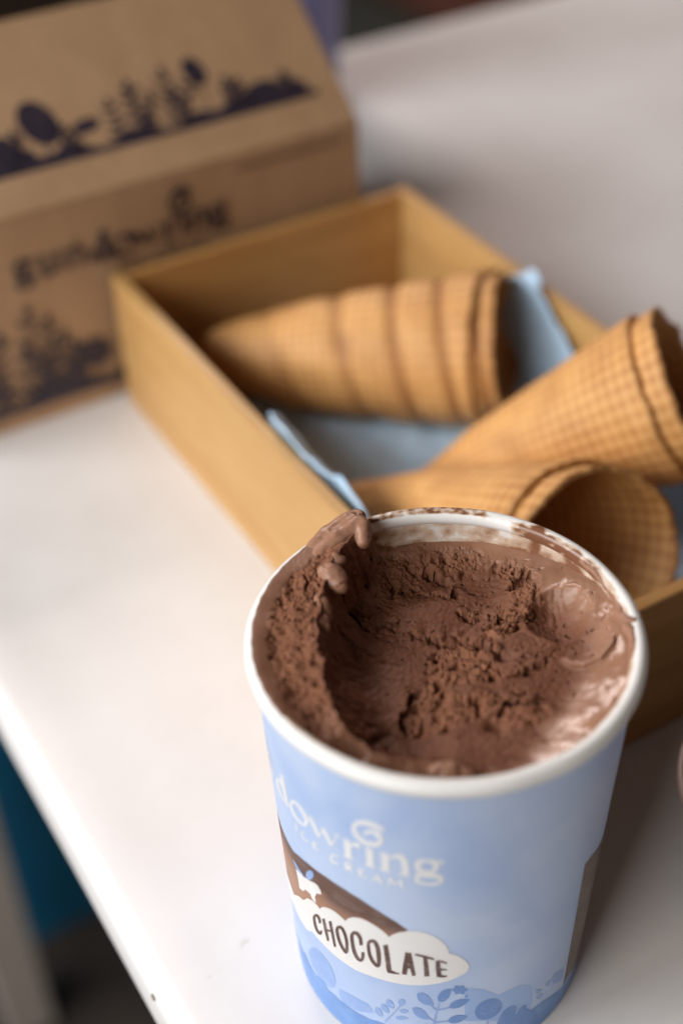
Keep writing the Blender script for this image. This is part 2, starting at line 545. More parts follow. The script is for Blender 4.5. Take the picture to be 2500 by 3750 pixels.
# ------------------------------------------------------------------ rolled wafer cones
def cone(name, label, tip, mouth, R, turn, wraps, slant, seed, bands=0.0, oblique=0.0, blunt=0.06):
    tip, mouth = Vector(tip), Vector(mouth)
    L = (mouth - tip).length
    nu, nv = 220, 72
    q = (mouth - tip).to_track_quat('Z', 'Y')
    lc = q.inverted() @ (Vector((-0.1453, -0.2089, 0.3775)) - mouth)      # the mouth is cut askew, lower on this side
    la = math.atan2(lc.y, lc.x)
    turn += la + math.pi - (2 * math.pi * wraps - 6.1)       # the wafer's outer end lies on the far side
    V, UVs, E = [], [], []
    for i in range(nu):
        u = i / (nu - 1)
        for j in range(nv):
            s = 0.05 + 0.95 * j / (nv - 1)
            th_end = 2 * math.pi * (wraps - slant * (1 - s))
            th = u * th_end
            top_cut = 1.0 - 0.070 * float(sstep((th_end - 7.4) / th_end, (th_end - 4.4) / th_end, u)) - 0.008 * float(noise2(th * 3, 0.2, seed + 4)) - 0.009 * float(noise2(th * 11, 0.7, seed + 5))
            top_cut *= 1.0 - oblique * math.cos(th + turn - la)
            ss = s * top_cut
            lay = 0.0024 * th / (2 * math.pi)
            rr = R * (blunt + (0.93 - blunt) * ss ** (1.0 - blunt)) + lay * min(1.0, ss * 2.5)
            rr += 0.00045 * float(noise2(th * 2.2, ss * 9, seed)) + 0.00025 * float(noise2(th * 7, ss * 30, seed + 2))
            if bands:
                ph = (ss ** 1.7 * 4.8 - 1.25 * th / (2 * math.pi) + 0.2) % 1.0
                rr -= 0.0018 * bands * math.exp(-((ph - 0.5) / 0.13) ** 2) * min(1.0, ss * 1.5)
            if u > 0.97: rr += 0.0005 * (u - 0.97) / 0.03
            a = th + turn
            V.append((rr * math.cos(a), rr * math.sin(a), ss * L))
            UVs.append((th / (2 * math.pi) * 0.45, ss))
            E.append(0.75 * max(0.0, (u - 0.985) / 0.015) + 0.3 * max(0.0, (s - 0.975) / 0.025) + 0.28 * float(sstep(0.2, 0.9, noise2(th * 1.4, ss * 6, seed + 9)))
                     + (0.95 * bands * math.exp(-((ph - 0.5) / 0.11) ** 2) * min(1.0, ss * 1.3) if bands else 0.0))
    F = grid_faces(nu, nv)
    o = mesh_obj(name, V, F, M["wafer"], None, True)
    me = o.data
    uvl = me.uv_layers.new(name="UVMap")
    li = np.zeros(len(me.loops), dtype=np.int32); me.loops.foreach_get("vertex_index", li)
    uvl.data.foreach_set("uv", np.array(UVs)[li].ravel())
    at = me.attributes.new("edge", 'FLOAT', 'POINT'); at.data.foreach_set("value", np.clip(E, 0, 1))
    md = o.modifiers.new("wafer_thickness", 'SOLIDIFY'); md.thickness = 0.0021; md.offset = -1
    o.rotation_mode = 'QUATERNION'; o.rotation_quaternion = q; o.location = tip
    tag(o, label, "cone", "wafer cones in the wooden box")
    return o
cone("wafer_cone", "wafer cone lying across the back of the wooden box, showing its banded side", (0.0620, 0.2845, 0.0285), (0.1615, 0.1925, 0.0490), 0.0318, 1.5, 2.6, 0.75, 1, 1.0, 0.0, 0.30)
cone("wafer_cone", "wafer cone propped over the box's right side, cut off by the photo's edge", (0.0896, 0.1685, 0.0135), (0.1690, 0.0943, 0.0830), 0.0322, 0.0, 2.25, 0.25, 2, 0.0, -0.02)
cone("wafer_cone", "wafer cone nearest the tub, its dark open mouth facing the camera", (0.0692, 0.1795, 0.0205), (0.1022, 0.0578, 0.0600), 0.0330, 0.0, 2.25, 0.3, 3, 0.0, 0.07)

# printed shapes on the tub: outlines and strokes as (angle round the sleeve, height) pairs
PRINT = {
 'cloud': [[-1.212,-1.65],[-1.112,-1.55],[-1.049,-1.516],[-0.985,-1.429],[-0.925,-1.392],[-0.884,-1.391],[-0.862,-1.405],[-0.842,-1.365],[-0.809,-1.334],[-0.764,-1.309],[-0.723,-1.305],[-0.685,-1.313],[-0.655,-1.329],[-0.633,-1.288],[-0.595,-1.247],[-0.547,-1.222],[-0.503,-1.221],[-0.46,-1.232],[-0.418,-1.253],[-0.387,-1.279],[-0.373,-1.299],[-0.35,-1.266],[-0.314,-1.231],[-0.263,-1.201],[-0.214,-1.189],[-0.165,-1.193],[-0.116,-1.215],[-0.077,-1.253],[-0.046,-1.297],[-0.031,-1.347],[-0.027,-1.38],[-0.01,-1.381],[0.025,-1.4],[0.062,-1.443],[0.087,-1.486],[0.094,-1.517],[0.089,-1.555],[0.067,-1.585],[0.032,-1.611],[-0.013,-1.642],[-0.07,-1.669],[-0.131,-1.692],[-0.194,-1.71],[-0.268,-1.726],[-0.349,-1.739],[-0.433,-1.747],[-0.521,-1.758],[-0.615,-1.773],[-0.674,-1.769],[-0.75,-1.767],[-0.824,-1.76],[-0.889,-1.756],[-0.941,-1.756],[-0.988,-1.751],[-1.018,-1.785],[-1.068,-1.82],[-1.11,-1.821],[-1.149,-1.825],[-1.208,-1.826]],
 'panel': [[-1.375,-1.342],[-1.195,-1.17],[-1.102,-1.129],[-1.022,-1.09],[-0.929,-1.06],[-0.778,-1.031],[-0.651,-1.029],[-0.538,-1.047],[-0.433,-1.087],[-0.332,-1.139],[-0.261,-1.196],[-0.325,-1.259],[-0.372,-1.321],[-0.419,-1.282],[-0.461,-1.261],[-0.549,-1.251],[-0.597,-1.277],[-0.657,-1.356],[-0.726,-1.34],[-0.813,-1.37],[-0.866,-1.438],[-0.931,-1.43],[-0.991,-1.469],[-1.121,-1.589],[-1.218,-1.669]],
 'panel2': [[1.171,-1.175],[1.08,-1.164],[0.958,-1.107],[0.872,-1.096],[0.881,-1.318],[0.898,-1.723],[0.914,-2.315],[1.012,-2.3],[1.198,-2.417]],
 'choc': [[[[[-0.866,-1.54],[-0.866,-1.531],[-0.865,-1.518],[-0.866,-1.504],[-0.868,-1.493],[-0.873,-1.487],[-0.88,-1.483],[-0.888,-1.482],[-0.898,-1.486],[-0.912,-1.5],[-0.926,-1.518],[-0.938,-1.537],[-0.946,-1.556],[-0.951,-1.573],[-0.953,-1.587],[-0.953,-1.6],[-0.953,-1.613],[-0.953,-1.626],[-0.952,-1.639],[-0.95,-1.652],[-0.948,-1.663],[-0.944,-1.673],[-0.939,-1.682],[-0.933,-1.689],[-0.927,-1.693],[-0.919,-1.694],[-0.91,-1.692],[-0.9,-1.687],[-0.883,-1.67],[-0.872,-1.648],[-0.869,-1.632],[-0.866,-1.619],[-0.865,-1.611]],[[-0.89,-1.567],[-0.891,-1.56],[-0.891,-1.548],[-0.893,-1.537],[-0.895,-1.53],[-0.899,-1.526],[-0.904,-1.523],[-0.91,-1.523],[-0.912,-1.524],[-0.912,-1.524],[-0.915,-1.527],[-0.918,-1.532],[-0.92,-1.537],[-0.922,-1.544],[-0.923,-1.554],[-0.924,-1.566],[-0.924,-1.578],[-0.924,-1.591],[-0.923,-1.603],[-0.921,-1.615],[-0.919,-1.626],[-0.915,-1.635],[-0.911,-1.643],[-0.906,-1.649],[-0.901,-1.653],[-0.896,-1.655],[-0.891,-1.654],[-0.887,-1.653],[-0.892,-1.659],[-0.894,-1.663],[-0.891,-1.653],[-0.889,-1.64],[-0.886,-1.631]]]],[[[[-0.851,-1.485],[-0.85,-1.501],[-0.848,-1.524],[-0.846,-1.55],[-0.844,-1.577],[-0.84,-1.603],[-0.835,-1.631],[-0.831,-1.658],[-0.828,-1.675]],[[-0.827,-1.456],[-0.825,-1.472],[-0.822,-1.494],[-0.819,-1.519],[-0.816,-1.544],[-0.814,-1.572],[-0.811,-1.603],[-0.809,-1.631],[-0.808,-1.651]]],[[[-0.792,-1.451],[-0.79,-1.472],[-0.787,-1.502],[-0.785,-1.535],[-0.782,-1.567],[-0.778,-1.598],[-0.775,-1.63],[-0.772,-1.659],[-0.769,-1.679]],[[-0.768,-1.425],[-0.766,-1.445],[-0.764,-1.475],[-0.761,-1.509],[-0.758,-1.54],[-0.756,-1.572],[-0.754,-1.606],[-0.752,-1.636],[-0.75,-1.657]]],[[[-0.834,-1.582],[-0.82,-1.571],[-0.801,-1.557],[-0.782,-1.544],[-0.77,-1.536]],[[-0.828,-1.557],[-0.814,-1.547],[-0.795,-1.534],[-0.777,-1.521],[-0.764,-1.512]]]],[[[[-0.717,-1.422],[-0.721,-1.43],[-0.727,-1.442],[-0.734,-1.459],[-0.74,-1.478],[-0.741,-1.494],[-0.741,-1.508],[-0.739,-1.522],[-0.738,-1.536],[-0.736,-1.55],[-0.734,-1.566],[-0.73,-1.581],[-0.727,-1.595],[-0.722,-1.609],[-0.716,-1.621],[-0.71,-1.633],[-0.704,-1.642],[-0.698,-1.65],[-0.691,-1.657],[-0.683,-1.661],[-0.671,-1.658],[-0.657,-1.634],[-0.653,-1.618],[-0.651,-1.604],[-0.65,-1.589],[-0.649,-1.572],[-0.648,-1.552],[-0.647,-1.532],[-0.648,-1.513],[-0.649,-1.495],[-0.651,-1.479],[-0.653,-1.464],[-0.656,-1.45],[-0.66,-1.437],[-0.664,-1.425],[-0.668,-1.414],[-0.674,-1.406],[-0.682,-1.403],[-0.691,-1.403],[-0.698,-1.405],[-0.702,-1.406]],[[-0.7,-1.426],[-0.704,-1.434],[-0.709,-1.444],[-0.713,-1.453],[-0.715,-1.46],[-0.716,-1.469],[-0.716,-1.481],[-0.714,-1.494],[-0.713,-1.507],[-0.711,-1.521],[-0.709,-1.536],[-0.706,-1.551],[-0.702,-1.564],[-0.698,-1.576],[-0.693,-1.588],[-0.688,-1.599],[-0.682,-1.608],[-0.677,-1.615],[-0.671,-1.621],[-0.666,-1.624],[-0.668,-1.626],[-0.677,-1.638],[-0.676,-1.634],[-0.675,-1.622],[-0.673,-1.608],[-0.672,-1.591],[-0.671,-1.573],[-0.671,-1.554],[-0.671,-1.536],[-0.672,-1.52],[-0.674,-1.505],[-0.676,-1.491],[-0.679,-1.478],[-0.682,-1.466],[-0.686,-1.455],[-0.69,-1.446],[-0.694,-1.44],[-0.699,-1.439],[-0.704,-1.439],[-0.711,-1.441],[-0.716,-1.442]]]],[[[[-0.543,-1.473],[-0.543,-1.46],[-0.543,-1.441],[-0.543,-1.421],[-0.545,-1.403],[-0.55,-1.391],[-0.555,-1.38],[-0.561,-1.373],[-0.569,-1.368],[-0.577,-1.367],[-0.587,-1.371],[-0.598,-1.379],[-0.608,-1.391],[-0.617,-1.407],[-0.623,-1.423],[-0.627,-1.44],[-0.629,-1.458],[-0.63,-1.476],[-0.63,-1.496],[-0.629,-1.517],[-0.628,-1.536],[-0.627,-1.555],[-0.625,-1.574],[-0.622,-1.592],[-0.619,-1.608],[-0.615,-1.621],[-0.61,-1.633],[-0.605,-1.642],[-0.599,-1.65],[-0.592,-1.655],[-0.584,-1.658],[-0.576,-1.659],[-0.565,-1.653],[-0.554,-1.639],[-0.547,-1.623],[-0.543,-1.609],[-0.539,-1.594],[-0.537,-1.578],[-0.536,-1.561],[-0.536,-1.546],[-0.535,-1.536]],[[-0.565,-1.491],[-0.566,-1.479],[-0.567,-1.462],[-0.568,-1.444],[-0.57,-1.432],[-0.573,-1.423],[-0.577,-1.415],[-0.581,-1.409],[-0.585,-1.406],[-0.589,-1.405],[-0.593,-1.406],[-0.597,-1.409],[-0.598,-1.409],[-0.599,-1.412],[-0.601,-1.418],[-0.602,-1.427],[-0.604,-1.439],[-0.605,-1.454],[-0.604,-1.472],[-0.604,-1.491],[-0.602,-1.51],[-0.601,-1.528],[-0.599,-1.546],[-0.596,-1.563],[-0.593,-1.577],[-0.59,-1.59],[-0.587,-1.601],[-0.584,-1.609],[-0.58,-1.616],[-0.575,-1.621],[-0.57,-1.624],[-0.566,-1.625],[-0.566,-1.626],[-0.567,-1.627],[-0.565,-1.621],[-0.562,-1.612],[-0.56,-1.602],[-0.559,-1.591],[-0.558,-1.576],[-0.557,-1.562],[-0.556,-1.551]]]],[[[[-0.49,-1.381],[-0.494,-1.388],[-0.5,-1.399],[-0.508,-1.414],[-0.514,-1.434],[-0.516,-1.454],[-0.516,-1.474],[-0.516,-1.494],[-0.515,-1.513],[-0.514,-1.53],[-0.512,-1.548],[-0.509,-1.564],[-0.505,-1.579],[-0.501,-1.592],[-0.495,-1.604],[-0.489,-1.614],[-0.482,-1.622],[-0.476,-1.629],[-0.469,-1.635],[-0.461,-1.638],[-0.448,-1.633],[-0.438,-1.615],[-0.433,-1.599],[-0.431,-1.583],[-0.429,-1.566],[-0.428,-1.546],[-0.427,-1.524],[-0.427,-1.501],[-0.427,-1.48],[-0.428,-1.462],[-0.43,-1.444],[-0.432,-1.428],[-0.435,-1.413],[-0.439,-1.4],[-0.444,-1.39],[-0.449,-1.381],[-0.455,-1.374],[-0.463,-1.371],[-0.47,-1.371],[-0.477,-1.372],[-0.48,-1.373]],[[-0.478,-1.401],[-0.482,-1.408],[-0.487,-1.415],[-0.491,-1.422],[-0.494,-1.429],[-0.495,-1.441],[-0.495,-1.458],[-0.495,-1.476],[-0.494,-1.494],[-0.492,-1.51],[-0.49,-1.525],[-0.487,-1.539],[-0.483,-1.551],[-0.479,-1.562],[-0.474,-1.572],[-0.469,-1.581],[-0.464,-1.588],[-0.459,-1.594],[-0.454,-1.599],[-0.45,-1.6],[-0.453,-1.603],[-0.457,-1.608],[-0.457,-1.603],[-0.455,-1.592],[-0.455,-1.579],[-0.454,-1.562],[-0.455,-1.542],[-0.456,-1.521],[-0.457,-1.502],[-0.457,-1.484],[-0.458,-1.468],[-0.459,-1.453],[-0.461,-1.441],[-0.463,-1.43],[-0.466,-1.421],[-0.469,-1.413],[-0.471,-1.408],[-0.474,-1.407],[-0.478,-1.407],[-0.483,-1.409],[-0.488,-1.41]]]],[[[[-0.41,-1.393],[-0.409,-1.412],[-0.407,-1.44],[-0.405,-1.47],[-0.403,-1.499],[-0.402,-1.525],[-0.4,-1.552],[-0.399,-1.577],[-0.398,-1.599],[-0.396,-1.617],[-0.394,-1.631],[-0.393,-1.641],[-0.392,-1.648]],[[-0.382,-1.372],[-0.38,-1.391],[-0.378,-1.418],[-0.375,-1.449],[-0.373,-1.477],[-0.371,-1.504],[-0.37,-1.531],[-0.368,-1.556],[-0.367,-1.577],[-0.366,-1.595],[-0.366,-1.609],[-0.365,-1.62],[-0.365,-1.628]]],[[[-0.39,-1.653],[-0.382,-1.652],[-0.371,-1.65],[-0.36,-1.649],[-0.349,-1.647],[-0.34,-1.643],[-0.331,-1.64],[-0.323,-1.636],[-0.318,-1.633]],[[-0.381,-1.613],[-0.374,-1.615],[-0.365,-1.617],[-0.354,-1.619],[-0.345,-1.621],[-0.337,-1.622],[-0.329,-1.623],[-0.322,-1.623],[-0.317,-1.624]]]],[[[[-0.278,-1.403],[-0.28,-1.426],[-0.284,-1.459],[-0.288,-1.495],[-0.292,-1.527],[-0.295,-1.556],[-0.297,-1.585],[-0.3,-1.609],[-0.301,-1.627]],[[-0.247,-1.403],[-0.25,-1.425],[-0.254,-1.458],[-0.258,-1.494],[-0.261,-1.526],[-0.265,-1.554],[-0.268,-1.582],[-0.271,-1.607],[-0.273,-1.624]]],[[[-0.27,-1.414],[-0.268,-1.434],[-0.264,-1.462],[-0.259,-1.494],[-0.255,-1.524],[-0.251,-1.552],[-0.246,-1.582],[-0.242,-1.608],[-0.239,-1.626]],[[-0.244,-1.397],[-0.242,-1.417],[-0.238,-1.446],[-0.234,-1.478],[-0.231,-1.508],[-0.227,-1.537],[-0.224,-1.567],[-0.221,-1.594],[-0.219,-1.613]]],[[[-0.28,-1.563],[-0.271,-1.56],[-0.257,-1.556],[-0.244,-1.552],[-0.235,-1.549]],[[-0.279,-1.534],[-0.27,-1.531],[-0.257,-1.527],[-0.244,-1.523],[-0.235,-1.52]]]],[[[[-0.222,-1.417],[-0.212,-1.419],[-0.2,-1.421],[-0.185,-1.425],[-0.171,-1.429],[-0.155,-1.432],[-0.139,-1.436],[-0.124,-1.44],[-0.114,-1.442]],[[-0.219,-1.398],[-0.21,-1.399],[-0.197,-1.4],[-0.182,-1.403],[-0.167,-1.405],[-0.152,-1.41],[-0.136,-1.416],[-0.121,-1.421],[-0.111,-1.426]]],[[[-0.175,-1.424],[-0.174,-1.441],[-0.173,-1.465],[-0.172,-1.492],[-0.17,-1.517],[-0.17,-1.543],[-0.169,-1.571],[-0.168,-1.596],[-0.168,-1.613]],[[-0.153,-1.416],[-0.151,-1.433],[-0.149,-1.456],[-0.146,-1.483],[-0.144,-1.508],[-0.142,-1.535],[-0.14,-1.562],[-0.139,-1.587],[-0.137,-1.605]]]],[[[[-0.103,-1.448],[-0.103,-1.464],[-0.102,-1.486],[-0.102,-1.51],[-0.101,-1.533],[-0.099,-1.555],[-0.097,-1.578],[-0.095,-1.597],[-0.094,-1.61]],[[-0.079,-1.445],[-0.078,-1.46],[-0.076,-1.482],[-0.075,-1.506],[-0.073,-1.527],[-0.071,-1.548],[-0.069,-1.569],[-0.067,-1.588],[-0.066,-1.602]]],[[[-0.089,-1.463],[-0.084,-1.464],[-0.078,-1.464],[-0.071,-1.465],[-0.064,-1.466],[-0.058,-1.468],[-0.05,-1.472],[-0.044,-1.475],[-0.039,-1.477]],[[-0.088,-1.44],[-0.083,-1.441],[-0.077,-1.442],[-0.069,-1.444],[-0.062,-1.446],[-0.055,-1.45],[-0.047,-1.456],[-0.041,-1.46],[-0.036,-1.464]]],[[[-0.082,-1.54],[-0.073,-1.54],[-0.059,-1.54],[-0.046,-1.54],[-0.036,-1.54]],[[-0.082,-1.52],[-0.073,-1.521],[-0.059,-1.523],[-0.045,-1.526],[-0.036,-1.528]]],[[[-0.08,-1.61],[-0.076,-1.61],[-0.069,-1.611],[-0.062,-1.611],[-0.055,-1.611],[-0.049,-1.609],[-0.042,-1.607],[-0.037,-1.604],[-0.033,-1.602]],[[-0.077,-1.579],[-0.073,-1.581],[-0.067,-1.584],[-0.061,-1.587],[-0.055,-1.588],[-0.05,-1.589],[-0.044,-1.59],[-0.038,-1.59],[-0.035,-1.59]]]]],
